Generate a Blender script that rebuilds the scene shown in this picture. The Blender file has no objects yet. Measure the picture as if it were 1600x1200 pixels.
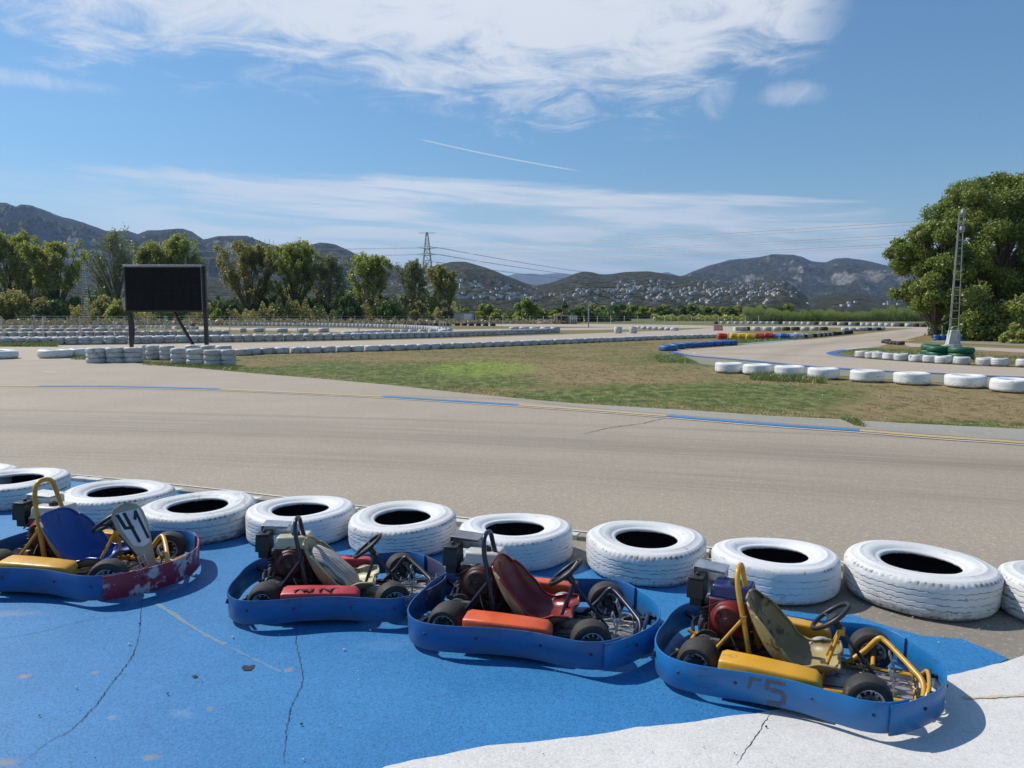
import bpy, math, random
import numpy as np
from mathutils import Vector, Matrix, noise
from mathutils.geometry import tessellate_polygon
from mathutils.bvhtree import BVHTree

# ---------------------------------------------------------------- camera, sun, sky, exposure
SC = bpy.context.scene
COL = SC.collection
H = 2.0
F = 1180.0
PITCH = math.atan((600 - 489) / F)
cd = bpy.data.cameras.new('camera')
cam = bpy.data.objects.new('camera', cd)
COL.objects.link(cam)
cam.location = (0, 0, H)
cam.rotation_euler = (math.pi / 2 - PITCH, 0, 0)
cd.sensor_width = 36
cd.lens = 36 * F / 1600
cd.clip_start = 0.05
cd.clip_end = 60000
SC.camera = cam
SC.view_settings.view_transform = 'Standard'
SC.view_settings.look = 'None'
SC.view_settings.exposure = -0.06
SC.view_settings.gamma = 1
SC.view_settings.use_curve_mapping = False
SC.render.engine = 'CYCLES'
SC.cycles.use_denoising = True
SC.cycles.max_bounces = 8
SC.cycles.transparent_max_bounces = 8
SC.cycles.volume_bounces = 0
SC.cycles.sample_clamp_indirect = 6

SUN_AZ = math.radians(-62)
SUN_EL = math.radians(46)
sdir = Vector((math.sin(SUN_AZ) * math.cos(SUN_EL), math.cos(SUN_AZ) * math.cos(SUN_EL), math.sin(SUN_EL)))
sl = bpy.data.lights.new('sun', 'SUN')
sl.energy = 5.0
sl.angle = math.radians(0.5)
sl.color = (1.0, 0.95, 0.87)
so = bpy.data.objects.new('sun', sl)
so.rotation_euler = sdir.to_track_quat('Z', 'Y').to_euler()
so.location = sdir * 50
COL.objects.link(so)


class NT:
    """small helper for node trees"""
    def __init__(s, t):
        s.t = t
        t.nodes.clear()

    def n(s, typ, props=None, **inp):
        nd = s.t.nodes.new(typ)
        for k, v in (props or {}).items():
            setattr(nd, k, v)
        for k, v in inp.items():
            key = k.replace('_', ' ')
            sock = nd.inputs[int(k[1:])] if (k[0] == 'i' and k[1:].isdigit()) else nd.inputs[key]
            s.set(sock, v)
        return nd

    def set(s, sock, v):
        if isinstance(v, bpy.types.Node):
            v = v.outputs[0]
        if isinstance(v, bpy.types.NodeSocket):
            s.t.links.new(v, sock)
        else:
            if sock.type == 'RGBA' and len(v) == 3:
                v = (*v, 1)
            sock.default_value = v

    def m(s, op, a, b=0.0, c=None, clamp=False):
        nd = s.t.nodes.new('ShaderNodeMath')
        nd.operation = op
        nd.use_clamp = clamp
        s.set(nd.inputs[0], a)
        s.set(nd.inputs[1], b)
        if c is not None:
            s.set(nd.inputs[2], c)
        return nd.outputs[0]

    def mix(s, f, a, b, blend='MIX'):
        nd = s.t.nodes.new('ShaderNodeMix')
        nd.data_type = 'RGBA'
        nd.blend_type = blend
        s.set(nd.inputs[0], f)
        s.set(nd.inputs[6], a)
        s.set(nd.inputs[7], b)
        return nd.outputs[2]

    def ss(s, x, e0, e1, lo=0.0, hi=1.0):
        nd = s.t.nodes.new('ShaderNodeMapRange')
        nd.interpolation_type = 'SMOOTHSTEP'
        s.set(nd.inputs[0], x)
        s.set(nd.inputs[1], e0)
        s.set(nd.inputs[2], e1)
        s.set(nd.inputs[3], lo)
        s.set(nd.inputs[4], hi)
        return nd.outputs[0]

    def noise(s, vec, scale, detail=3, rough=0.5, dist=0.0, col=False):
        nd = s.n('ShaderNodeTexNoise', None, Vector=vec, Scale=scale, Detail=detail, Roughness=rough, Distortion=dist)
        return nd.outputs[1 if col else 0]

    def xyz(s, vec):
        nd = s.n('ShaderNodeSeparateXYZ', None, Vector=vec)
        return nd.outputs[0], nd.outputs[1], nd.outputs[2]

    def vec(s, x, y, z):
        return s.n('ShaderNodeCombineXYZ', None, X=x, Y=y, Z=z).outputs[0]

    def scale(s, vec, sc):
        nd = s.t.nodes.new('ShaderNodeMapping')
        s.set(nd.inputs[0], vec)
        nd.inputs[3].default_value = sc
        return nd.outputs[0]

    def curve(s, x, pts):
        """piecewise smooth curve of x, pts in any range"""
        xs = [p[0] for p in pts]; ys = [p[1] for p in pts]
        x0, x1, y0, y1 = min(xs), max(xs), min(ys), max(ys)
        if y1 - y0 < 1e-9: y1 = y0 + 1
        nd = s.t.nodes.new('ShaderNodeFloatCurve')
        c = nd.mapping.curves[0]
        q = [((a - x0) / (x1 - x0), (b - y0) / (y1 - y0)) for a, b in pts]
        c.points[0].location = q[0]
        c.points[1].location = q[-1]
        for p in q[1:-1]:
            c.points.new(*p)
        nd.mapping.update()
        s.set(nd.inputs[1], s.m('DIVIDE', s.m('SUBTRACT', x, x0), x1 - x0, clamp=True))
        return s.m('MULTIPLY_ADD', nd.outputs[0], y1 - y0, y0)


def ray(px, py):
    """world direction through a point measured in the photograph"""
    x = (px - 800) / F
    y = -(py - 600) / F
    return Vector((x, math.cos(PITCH) + y * math.sin(PITCH), -math.sin(PITCH) + y * math.cos(PITCH)))


def G(px, py, z=0.0):
    """the ground (or height z) point seen there"""
    d = ray(px, py)
    t = (z - H) / d.z
    return Vector((d.x * t, d.y * t, z))


def P(px, py, dist):
    """the point seen there at a given distance north of the camera"""
    d = ray(px, py)
    t = dist / d.y
    return Vector((d.x * t, dist, H + d.z * t))


def az_el(px, py):
    d = ray(px, py)
    return math.atan2(d.x, d.y), math.atan2(d.z, math.hypot(d.x, d.y))


# world
W = bpy.data.worlds.new('World')
SC.world = W
W.use_nodes = True
w = NT(W.node_tree)
sky = w.n('ShaderNodeTexSky', dict(sky_type='NISHITA', sun_disc=False, sun_elevation=SUN_EL, sun_rotation=SUN_AZ,
                                    altitude=0, air_density=1.25, dust_density=0.1, ozone_density=2.6))
tc = w.n('ShaderNodeTexCoord').outputs['Generated']
wx, wy, wz = w.xyz(tc)
AZ = w.m('ARCTAN2', wx, wy)
EL = w.m('ARCTAN2', wz, w.m('SQRT', w.m('ADD', w.m('MULTIPLY', wx, wx), w.m('MULTIPLY', wy, wy))))
hz = w.m('ADD', w.m('MAXIMUM', wz, 0.0), 0.05)
plane = w.vec(w.m('DIVIDE', wx, hz), w.m('DIVIDE', wy, hz), 0.0)


def cm(pts):
    return [az_el(*p) for p in pts]


fine = w.noise(plane, 3.4, 10, 0.68, 0.9)
wis = w.noise(w.vec(w.m('MULTIPLY', AZ, 1.0), w.m('MULTIPLY', EL, 1.0), 0.0), 26.0, 8, 0.68, 0.8)
mid = w.noise(w.scale(plane, (0.55, 1.0, 1)), 0.9, 6, 0.6, 0.5)
big = w.noise(plane, 0.35, 4, 0.5, 0.3)
# high cloud across the top: its ragged lower edge
low_edge = w.curve(AZ, cm([(-900, -60), (-200, 50), (0, 45), (130, 95), (400, 125), (560, 140), (700, 165), (860, 180), (960, 165), (1040, 172), (1140, 125), (1215, 112), (1300, 75), (1500, -80), (2300, -200)]))
d1 = w.m('ADD', w.m('SUBTRACT', EL, low_edge), w.m('MULTIPLY', w.m('SUBTRACT', fine, 0.5), 0.24))
d1 = w.m('ADD', d1, w.m('MULTIPLY', w.m('SUBTRACT', mid, 0.5), 0.07))
c1 = w.ss(d1, -0.02, 0.085)
thin = w.ss(w.m('ADD', w.m('MULTIPLY', big, 0.5), w.m('MULTIPLY', fine, 0.5)), 0.30, 0.52, 0.68, 1.0)
c1 = w.m('MULTIPLY', c1, thin)
c1 = w.m('MULTIPLY', c1, w.ss(w.m('ADD', w.m('ADD', AZ, w.m('MULTIPLY', EL, 0.45)), w.m('MULTIPLY', w.m('SUBTRACT', fine, 0.5), 0.25)), 0.60, 0.50))
# clouds thinned out of view, overhead and sideways, to cut fill light
c1 = w.m('MULTIPLY', c1, w.ss(EL, 0.42, 0.75, 1.0, 0.1))
c1 = w.m('MULTIPLY', c1, w.ss(w.m('ABSOLUTE', AZ), 0.9, 1.6, 1.0, 0.1))
# streaked veil low over the hills
streak = w.noise(w.scale(w.vec(AZ, w.m('ADD', EL, w.m('MULTIPLY', AZ, 0.055)), 0.0), (3.0, 34.0, 1)), 1.3, 7, 0.6, 0.5)
veil_top = w.curve(AZ, cm([(-700, 262), (120, 258), (240, 262), (420, 265), (640, 275), (900, 292), (1150, 300), (1380, 312), (1500, 330), (2300, 340)]))
dv = w.m('ADD', w.m('SUBTRACT', veil_top, EL), w.m('MULTIPLY', w.m('SUBTRACT', streak, 0.5), 0.03))
va = w.ss(dv, -0.004, 0.012)
vside = w.curve(AZ, [(-2.0, 0.3), (-0.62, 0.35), (-0.5, 0.5), (-0.33, 0.85), (0.0, 0.95), (0.3, 0.95), (0.42, 0.9), (0.48, 0.35), (0.7, 0.2), (2.0, 0.3)])
vb = w.m('MULTIPLY', va, vside)
vstr = w.ss(streak, 0.36, 0.60, 0.26, 1.0)
c2 = w.m('MULTIPLY', w.m('MULTIPLY', vb, vstr), w.ss(EL, 0.02, 0.06, 0.55, 1.0))
c2 = w.m('MAXIMUM', c2, w.ss(EL, 0.20, -0.02, 0.0, 0.42))
# small wisps
def wisp(px, py, rx, ry, amt):
    a, e = az_el(px, py)
    ux = w.m('DIVIDE', w.m('SUBTRACT', AZ, a), rx / F)
    uy = w.m('DIVIDE', w.m('SUBTRACT', EL, e), ry / F)
    r = w.m('ADD', w.m('MULTIPLY', ux, ux), w.m('MULTIPLY', uy, uy))
    r = w.m('ADD', r, w.m('MULTIPLY', w.m('SUBTRACT', wis, 0.5), 2.6))
    return w.m('MULTIPLY', w.ss(r, 1.2, -0.9), amt)
c3 = w.m('MAXIMUM', wisp(1238, 146, 55, 18, 0.55), wisp(30, 122, 110, 13, 0.7))
c3 = w.m('MAXIMUM', c3, wisp(1120, 152, 34, 30, 0.55))
c3 = w.m('MAXIMUM', c3, wisp(700, 327, 120, 9, 0.6))
c3 = w.m('MAXIMUM', c3, wisp(1030, 215, 60, 6, 0.15))
# vapour trail
a0, e0 = az_el(650, 216); a1, e1 = az_el(917, 269)
tt = w.m('DIVIDE', w.m('SUBTRACT', AZ, a0), a1 - a0)
te = w.m('MULTIPLY_ADD', tt, e1 - e0, e0)
te = w.m('ADD', te, w.m('MULTIPLY', w.m('MULTIPLY', tt, w.m('SUBTRACT', 1.0, tt)), -0.004))
tl = w.ss(w.m('ABSOLUTE', w.m('SUBTRACT', EL, te)), 0.0012, 0.0002)
tl = w.m('MULTIPLY', tl, w.m('MULTIPLY', w.ss(tt, 0.0, 0.08), w.ss(tt, 1.0, 0.85)))
cl = w.m('MAXIMUM', w.m('MAXIMUM', c1, c2), w.m('MAXIMUM', c3, w.m('MULTIPLY', tl, 0.6)), clamp=True)
SKY_S = 0.090
skc = w.mix(1.0, sky.outputs[0], (0.74, 1.04, 1.24), 'MULTIPLY')
CW = 0.92 / SKY_S
ccol = w.mix(w.ss(big, 0.35, 0.7), (CW * 0.86, CW * 0.92, CW), (CW, CW * 1.02, CW * 1.05))
out = w.mix(w.m('MULTIPLY', cl, 0.9), skc, ccol)
bg = w.n('ShaderNodeBackground', None, Color=out, Strength=SKY_S)
w.n('ShaderNodeOutputWorld', None, Surface=bg)

# ---------------------------------------------------------------- mesh and object helpers
RNG = np.random.default_rng(7)
random.seed(7)


def R(d):
    return math.radians(d)


def tag(o, label=None, cat=None, group=None, kind=None):
    if label: o['label'] = label
    if cat: o['category'] = cat
    if group: o['group'] = group
    if kind: o['kind'] = kind
    return o


def empty(name, loc, rz=0.0, parent=None):
    o = bpy.data.objects.new(name, None)
    o.location = loc
    o.rotation_euler = (0, 0, rz)
    o.empty_display_size = 0.1
    COL.objects.link(o)
    if parent: o.parent = parent
    return o


class MB:
    def __init__(s):
        s.v = []; s.f = []; s.m = []

    def add(s, vs, fs, mi=0):
        b = len(s.v)
        s.v += [tuple(p) for p in vs]
        s.f += [tuple(i + b for i in f) for f in fs]
        s.m += [mi] * len(fs)
        return s

    def box(s, c, size, rot=None, mi=0, taper=1.0, taper_y=None):
        sx, sy, sz = (k / 2 for k in size)
        ty = taper if taper_y is None else taper_y
        vs = []
        for z, k, ky in ((-sz, 1, 1), (sz, taper, ty)):
            for x, y in ((-1, -1), (1, -1), (1, 1), (-1, 1)):
                vs.append(Vector((x * sx * k, y * sy * ky, z)))
        M = rot if rot is not None else Matrix.Identity(3)
        vs = [M @ p + Vector(c) for p in vs]
        return s.add(vs, [(3, 2, 1, 0), (4, 5, 6, 7), (0, 1, 5, 4), (1, 2, 6, 5), (2, 3, 7, 6), (3, 0, 4, 7)], mi)

    def tube(s, pts, r, n=8, closed=False, mi=0, smooth=0):
        pts = [Vector(p) for p in pts]
        if smooth: pts = crom(pts, smooth, closed)
        rs = r if isinstance(r, (list, tuple, np.ndarray)) else None
        N = len(pts)
        rings = []
        up = None
        for i, p in enumerate(pts):
            a = pts[(i - 1) % N] if (closed or i > 0) else p
            b = pts[(i + 1) % N] if (closed or i < N - 1) else p
            t = (b - a)
            if t.length < 1e-9: t = Vector((0, 0, 1))
            t.normalize()
            if up is None:
                up = Vector((0, 0, 1)) if abs(t.z) < 0.9 else Vector((1, 0, 0))
            sd = t.cross(up)
            if sd.length < 1e-6: sd = t.cross(Vector((0, 1, 0)))
            sd.normalize()
            up = sd.cross(t).normalized()
            rr = rs[min(len(rs) - 1, int(i * len(rs) / N))] if rs is not None and not smooth else (rs[0] + (rs[-1] - rs[0]) * i / max(1, N - 1) if rs is not None else r)
            rings.append([p + (sd * math.cos(k * 2 * math.pi / n) + up * math.sin(k * 2 * math.pi / n)) * rr for k in range(n)])
        vs = [q for rg in rings for q in rg]
        fs = []
        for i in range(N if closed else N - 1):
            j = (i + 1) % N
            for k in range(n):
                l = (k + 1) % n
                fs.append((i * n + k, i * n + l, j * n + l, j * n + k))
        if not closed:
            fs.append(tuple(range(n))[::-1])
            fs.append(tuple((N - 1) * n + k for k in range(n)))
        return s.add(vs, fs, mi)

    def lathe(s, prof, n=24, M=None, mi=0, loop=False):
        M = M or Matrix.Identity(4)
        vs = []
        for r, z in prof:
            for k in range(n):
                a = 2 * math.pi * k / n
                vs.append(M @ Vector((r * math.cos(a), r * math.sin(a), z)))
        K = len(prof)
        fs = []
        for i in range(K if loop else K - 1):
            j = (i + 1) % K
            for k in range(n):
                l = (k + 1) % n
                fs.append((i * n + k, i * n + l, j * n + l, j * n + k))
        return s.add(vs, fs, mi)

    def grid(s, fn, nu, nv, mi=0):
        vs = [fn(i / nu, j / nv) for i in range(nu + 1) for j in range(nv + 1)]
        fs = [(i * (nv + 1) + j, i * (nv + 1) + j + 1, (i + 1) * (nv + 1) + j + 1, (i + 1) * (nv + 1) + j) for i in range(nu) for j in range(nv)]
        return s.add(vs, fs, mi)

    def prism(s, poly, z0, z1, M=None, mi=0):
        M = M or Matrix.Identity(4)
        n = len(poly)
        vs = [M @ Vector((x, y, z)) for z in (z0, z1) for x, y in poly]
        fs = [(i, (i + 1) % n, (i + 1) % n + n, i + n) for i in range(n)]
        tri = tessellate_polygon([[Vector((x, y, 0)) for x, y in poly]])
        fs += [tuple(t)[::-1] for t in tri] + [tuple(i + n for i in t) for t in tri]
        return s.add(vs, fs, mi)

    def mesh(s, name, mats, ang=35):
        me = bpy.data.meshes.new(name)
        me.from_pydata(s.v, [], s.f)
        for m_ in (mats if isinstance(mats, (list, tuple)) else [mats]):
            me.materials.append(m_)
        me.polygons.foreach_set('material_index', s.m)
        fin(me, ang)
        return me

    def build(s, name, mats, parent=None, ang=35, bevel=0, solid=0):
        o = link(name, s.mesh(name, mats, ang), parent)
        if solid:
            md = o.modifiers.new('thickness', 'SOLIDIFY'); md.thickness = solid; md.offset = 0
        if bevel:
            md = o.modifiers.new('bevel', 'BEVEL'); md.width = bevel; md.segments = 2; md.limit_method = 'ANGLE'
            md.angle_limit = R(40)
        return o


def fin(me, ang=35):
    me.update()
    if ang:
        me.polygons.foreach_set('use_smooth', [True] * len(me.polygons))
        try: me.set_sharp_from_angle(angle=R(ang))
        except Exception: pass


def link(name, me, parent=None, loc=None, rz=0.0):
    o = bpy.data.objects.new(name, me)
    COL.objects.link(o)
    if parent: o.parent = parent
    if loc is not None: o.location = loc
    if rz: o.rotation_euler = (0, 0, rz)
    return o


def copy_tree(o, parent=None):
    c = o.copy()
    COL.objects.link(c)
    if parent: c.parent = parent
    for ch in o.children:
        copy_tree(ch, c)
    return c


def crom(pts, k=4, closed=False):
    pts = [Vector(p) for p in pts]
    N = len(pts); out = []
    rng = range(N if closed else N - 1)
    for i in rng:
        p0 = pts[(i - 1) % N] if (closed or i > 0) else pts[0]
        p1 = pts[i]; p2 = pts[(i + 1) % N]
        p3 = pts[(i + 2) % N] if (closed or i < N - 2) else pts[-1]
        for j in range(k):
            t = j / k
            out.append(0.5 * ((2 * p1) + (p2 - p0) * t + (2 * p0 - 5 * p1 + 4 * p2 - p3) * t * t + (3 * p1 - p0 - 3 * p2 + p3) * t ** 3))
    if not closed: out.append(pts[-1])
    return out


def np_mesh(name, verts, quads=None, tris=None, mat=None, smooth=False, attr=None):
    me = bpy.data.meshes.new(name)
    nq = 0 if quads is None else len(quads); nt = 0 if tris is None else len(tris)
    me.vertices.add(len(verts))
    me.vertices.foreach_set('co', np.asarray(verts, dtype=np.float32).ravel())
    loops = []
    starts = []
    if nq: loops.append(np.asarray(quads).ravel()); starts.append(np.arange(nq) * 4)
    if nt: loops.append(np.asarray(tris).ravel()); starts.append(np.arange(nt) * 3 + nq * 4)
    loops = np.concatenate(loops).astype(np.int32)
    starts = np.concatenate(starts).astype(np.int32)
    me.loops.add(len(loops))
    me.loops.foreach_set('vertex_index', loops)
    me.polygons.add(nq + nt)
    me.polygons.foreach_set('loop_start', starts)
    if mat: me.materials.append(mat)
    if attr is not None:
        at = me.attributes.new('wear', 'FLOAT', 'POINT')
        at.data.foreach_set('value', np.asarray(attr, dtype=np.float32))
    me.update(calc_edges=True)
    me.validate()
    if smooth:
        me.polygons.foreach_set('use_smooth', [True] * len(me.polygons))
    return me


# ---------------------------------------------------------------- materials
def new_mat(name):
    m_ = bpy.data.materials.new(name)
    m_.use_nodes = True
    return m_, NT(m_.node_tree)


def pm(name, base, c2=None, scale=8.0, rough=0.6, bump=0.0, bscale=60.0, metal=0.0, spec=0.5, dirt=None, dscale=3.0, damt=0.5,
       coat=0.0, obj=True, contrast=(0.35, 0.65), rvar=0.12, tint=0.0):
    """general painted / plastic / mineral material: two-tone noise, dirt patches, fine bump"""
    m_, t = new_mat(name)
    co = t.n('ShaderNodeTexCoord').outputs['Object'] if obj else t.n('ShaderNodeNewGeometry').outputs['Position']
    oi = t.n('ShaderNodeObjectInfo')
    co = t.n('ShaderNodeVectorMath', dict(operation='ADD'), i0=co, i1=t.m('MULTIPLY', oi.outputs['Random'], 37.0)).outputs[0] if obj else co
    c2 = c2 or tuple(k * 0.78 for k in base)
    n1 = t.noise(co, scale, 5, 0.6)
    col = t.mix(t.ss(n1, *contrast), base, c2)
    if dirt:
        n2 = t.noise(co, dscale, 7, 0.7)
        th = 0.5 + (0.5 - damt) * 0.4
        col = t.mix(t.ss(n2, th, th + 0.07), col, dirt)
    if tint:
        col = t.mix(t.m('MULTIPLY', oi.outputs['Random'], tint), col, tuple(k * 0.6 for k in base))
    rg = t.m('MULTIPLY_ADD', t.noise(co, scale * 3, 4), rvar * 2, rough - rvar)
    b = t.n('ShaderNodeBsdfPrincipled', None, Base_Color=col, Roughness=rg, Metallic=metal)
    b.inputs['Specular IOR Level'].default_value = spec
    if coat: b.inputs['Coat Weight'].default_value = coat
    if bump:
        bn = t.n('ShaderNodeBump', None, Height=t.noise(co, bscale, 4, 0.6), Distance=bump, Strength=1.0)
        t.set(b.inputs['Normal'], bn)
    t.n('ShaderNodeOutputMaterial', None, Surface=b)
    return m_


def leaf_mat(name, dark, light, yellow=None, ns=0.35, trans=0.4):
    m_, t = new_mat(name)
    g = t.n('ShaderNodeNewGeometry')
    r = g.outputs['Random Per Island']
    n1 = t.noise(g.outputs['Position'], ns, 2)
    f = t.m('ADD', t.m('MULTIPLY', r, 0.6), t.m('MULTIPLY', t.ss(n1, 0.35, 0.65), 0.5), clamp=True)
    col = t.mix(f, tuple(k * 1.5 for k in dark), tuple(min(1, k * 1.6) for k in light))
    if yellow:
        col = t.mix(t.ss(r, 0.72, 0.9), col, yellow)
    df = t.n('ShaderNodeBsdfDiffuse', None, Color=col)
    tr = t.n('ShaderNodeBsdfTranslucent', None, Color=t.mix(0.5, col, light))
    gl = t.n('ShaderNodeBsdfGlossy', None, Color=(0.9, 0.95, 0.9), Roughness=0.45)
    mx = t.n('ShaderNodeMixShader', None, Fac=trans, i1=df, i2=tr)
    mx2 = t.n('ShaderNodeMixShader', None, Fac=0.05, i1=mx, i2=gl)
    t.n('ShaderNodeOutputMaterial', None, Surface=mx2)
    return m_


M = {}
M['black_metal'] = pm('black_metal', (0.018, 0.018, 0.02), (0.03, 0.03, 0.03), rough=0.45)
M['grey_metal'] = pm('grey_metal', (0.3, 0.3, 0.31), (0.2, 0.2, 0.2), rough=0.45, metal=0.6, scale=12)
M['silver'] = pm('silver', (0.6, 0.6, 0.6), (0.42, 0.42, 0.42), rough=0.35, metal=0.85, scale=20)
M['galv'] = pm('galvanised_steel', (0.42, 0.43, 0.44), (0.3, 0.3, 0.3), rough=0.55, metal=0.3)
M['white_paint'] = pm('white_paint', (0.76, 0.76, 0.75), (0.6, 0.6, 0.58), rough=0.6)
M['post_white'] = pm('post_white', (0.62, 0.61, 0.57), (0.4, 0.38, 0.34), rough=0.8, scale=5)
M['bark'] = pm('bark', (0.16, 0.13, 0.10), (0.09, 0.07, 0.055), scale=4, rough=0.9, bump=0.02, bscale=12)
M['bark_pale'] = pm('bark_pale', (0.3, 0.27, 0.22), (0.16, 0.14, 0.11), scale=4, rough=0.9)
# ---------------------------------------------------------------- ground, roads, painted surfaces
def ell(px, py, rx, ry):
    g = G(px, py)
    return (g.x, g.y, rx * g.y / F, ry * g.y * g.y / (H * F))


def ground_mat():
    m_, t = new_mat('ground_grass')
    pos = t.n('ShaderNodeNewGeometry').outputs['Position']
    x, y, z = t.xyz(pos)
    n_f = t.noise(pos, 2.2, 8, 0.75)
    n_m = t.noise(pos, 0.45, 5, 0.6)
    n_b = t.noise(pos, 0.09, 4, 0.6)
    n_g = t.noise(pos, 6.0, 6, 0.8)
    n_c = t.noise(t.scale(pos, (1.0, 0.45, 1.0)), 3.2, 5, 0.8)
    brown = t.mix(n_m, (0.26, 0.172, 0.085), (0.18, 0.135, 0.062))
    brown = t.mix(t.ss(n_g, 0.47, 0.60), brown, (0.30, 0.24, 0.14))
    green = t.mix(t.ss(n_f, 0.42, 0.58), (0.045, 0.085, 0.018), (0.14, 0.18, 0.045))
    lime = t.mix(t.ss(n_f, 0.42, 0.58), (0.11, 0.19, 0.025), (0.26, 0.33, 0.06))
    f = t.m('ADD', t.m('MULTIPLY', t.m('SUBTRACT', n_m, 0.5), 1.1), t.m('MULTIPLY', t.m('SUBTRACT', n_b, 0.45), 1.3))

    def blob(e, amt):
        cx, cy, rx, ry = e
        ux = t.m('DIVIDE', t.m('SUBTRACT', x, cx), rx)
        uy = t.m('DIVIDE', t.m('SUBTRACT', y, cy), ry)
        r = t.m('SQRT', t.m('ADD', t.m('MULTIPLY', ux, ux), t.m('MULTIPLY', uy, uy)))
        return t.ss(r, 1.25, 0.45, 0.0, amt)

    for e, a in [((1120, 615, 260, 22), 0.75), ((700, 590, 190, 16), 0.6), ((520, 580, 150, 10), 0.45), ((1060, 560, 60, 10), 0.7),
                 ((1240, 582, 110, 7), 0.45), ((420, 580, 110, 7), 0.8), ((1500, 662, 120, 5), 0.7), ((900, 618, 130, 10), 0.5), ((640, 570, 200, 12), 0.35),
                 ((1200, 535, 80, 6), 0.9), ((1360, 549, 70, 9), 0.7)]:
        f = t.m('ADD', f, blob(ell(*e), a))
    for e, a in [((870, 575, 110, 16), -0.5), ((1450, 630, 200, 14), -0.35), ((960, 592, 150, 8), -0.4), ((620, 562, 120, 5), -0.3), ((1560, 552, 80, 8), -0.5)]:
        f = t.m('ADD', f, blob(ell(*e), a))
    f = t.m('ADD', t.m('ADD', f, 0.10), t.m('ADD', t.m('MULTIPLY', t.m('SUBTRACT', n_f, 0.5), 2.4), t.m('MULTIPLY', t.m('SUBTRACT', n_g, 0.5), 1.6)))
    g1 = t.ss(f, -0.1, 0.75)
    lf = t.m('MULTIPLY', blob(ell(755, 574, 95, 13), 1.0), t.ss(n_f, 0.35, 0.6, 0.25, 1.0))
    g1 = t.m('ADD', t.m('MULTIPLY', g1, 0.75), t.m('MULTIPLY', t.m('MULTIPLY', t.ss(n_g, 0.46, 0.56), g1), 0.5), clamp=True)
    col = t.mix(g1, brown, green)
    col = t.mix(t.m('MULTIPLY', t.ss(n_c, 0.53, 0.60), 0.55), col, (0.30, 0.25, 0.14))
    col = t.mix(t.m('MULTIPLY', t.ss(n_c, 0.47, 0.41), 0.6), col, (0.05, 0.06, 0.02))
    col = t.mix(lf, col, lime)
    far = t.ss(y, 70.0, 160.0)
    fc = t.mix(t.ss(n_b, 0.4, 0.6), (0.2, 0.18, 0.1), (0.1, 0.13, 0.05))
    col = t.mix(far, col, fc)
    b = t.n('ShaderNodeBsdfPrincipled', None, Base_Color=col, Roughness=0.95)
    b.inputs['Specular IOR Level'].default_value = 0.15
    bn = t.n('ShaderNodeBump', None, Height=t.m('ADD', n_g, n_f), Distance=0.02, Strength=0.7)
    t.set(b.inputs['Normal'], bn)
    t.n('ShaderNodeOutputMaterial', None, Surface=b)
    return m_


def asphalt_mat(name, c1, c2, streaks=None, bump=0.006):
    m_, t = new_mat(name)
    pos = t.n('ShaderNodeNewGeometry').outputs['Position']
    x, y, z = t.xyz(pos)
    grain = t.noise(pos, 90.0, 5, 0.9)
    gr2 = t.noise(pos, 22.0, 5, 0.85)
    pat = t.noise(pos, 0.5, 6, 0.6)
    col = t.mix(t.ss(pat, 0.3, 0.7), c1, c2)
    col = t.mix(t.ss(grain, 0.42, 0.53), tuple(k * 0.6 for k in c1), col)
    col = t.mix(t.m('MULTIPLY', t.ss(gr2, 0.47, 0.38), 0.4), col, tuple(k * 0.6 for k in c1))
    col = t.mix(t.m('MULTIPLY', t.ss(gr2, 0.55, 0.62), 0.45), col, tuple(min(1, k * 1.5) for k in c1))
    # rubber laid down along the racing line: bands that bend with the track
    if streaks:
        for (ax, ay, bx, by, sag, wd, amt) in streaks:
            L = math.hypot(bx - ax, by - ay)
            ux, uy = (bx - ax) / L, (by - ay) / L
            u = t.m('ADD', t.m('MULTIPLY', t.m('SUBTRACT', x, ax), ux), t.m('MULTIPLY', t.m('SUBTRACT', y, ay), uy))
            v = t.m('ADD', t.m('MULTIPLY', t.m('SUBTRACT', x, ax), -uy), t.m('MULTIPLY', t.m('SUBTRACT', y, ay), ux))
            un = t.m('DIVIDE', u, L)
            v = t.m('SUBTRACT', v, t.m('MULTIPLY', t.m('MULTIPLY', un, t.m('SUBTRACT', 1.0, un)), 4 * sag))
            sn = t.noise(t.vec(t.m('MULTIPLY', u, 0.12), t.m('MULTIPLY', v, 5.0), 0.0), 1.6, 5, 0.7)
            band = t.ss(t.m('ABSOLUTE', v), wd, 0.0)
            col = t.mix(t.m('MULTIPLY', t.m('MULTIPLY', band, t.ss(sn, 0.35, 0.68, 0.15, 1.0)), amt), col, tuple(k * 0.42 for k in c1))
    b = t.n('ShaderNodeBsdfPrincipled', None, Base_Color=col, Roughness=t.m('MULTIPLY_ADD', pat, 0.2, 0.68))
    b.inputs['Specular IOR Level'].default_value = 0.35
    bn = t.n('ShaderNodeBump', None, Height=t.m('ADD', grain, gr2), Distance=bump, Strength=0.8)
    t.set(b.inputs['Normal'], bn)
    t.n('ShaderNodeOutputMaterial', None, Surface=b)
    return m_


def ga(px, py):
    g = G(px, py); return g.x, g.y


def stk(a, b, sag, wd, amt):
    return (*ga(*a), *ga(*b), sag, wd, amt)


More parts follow.
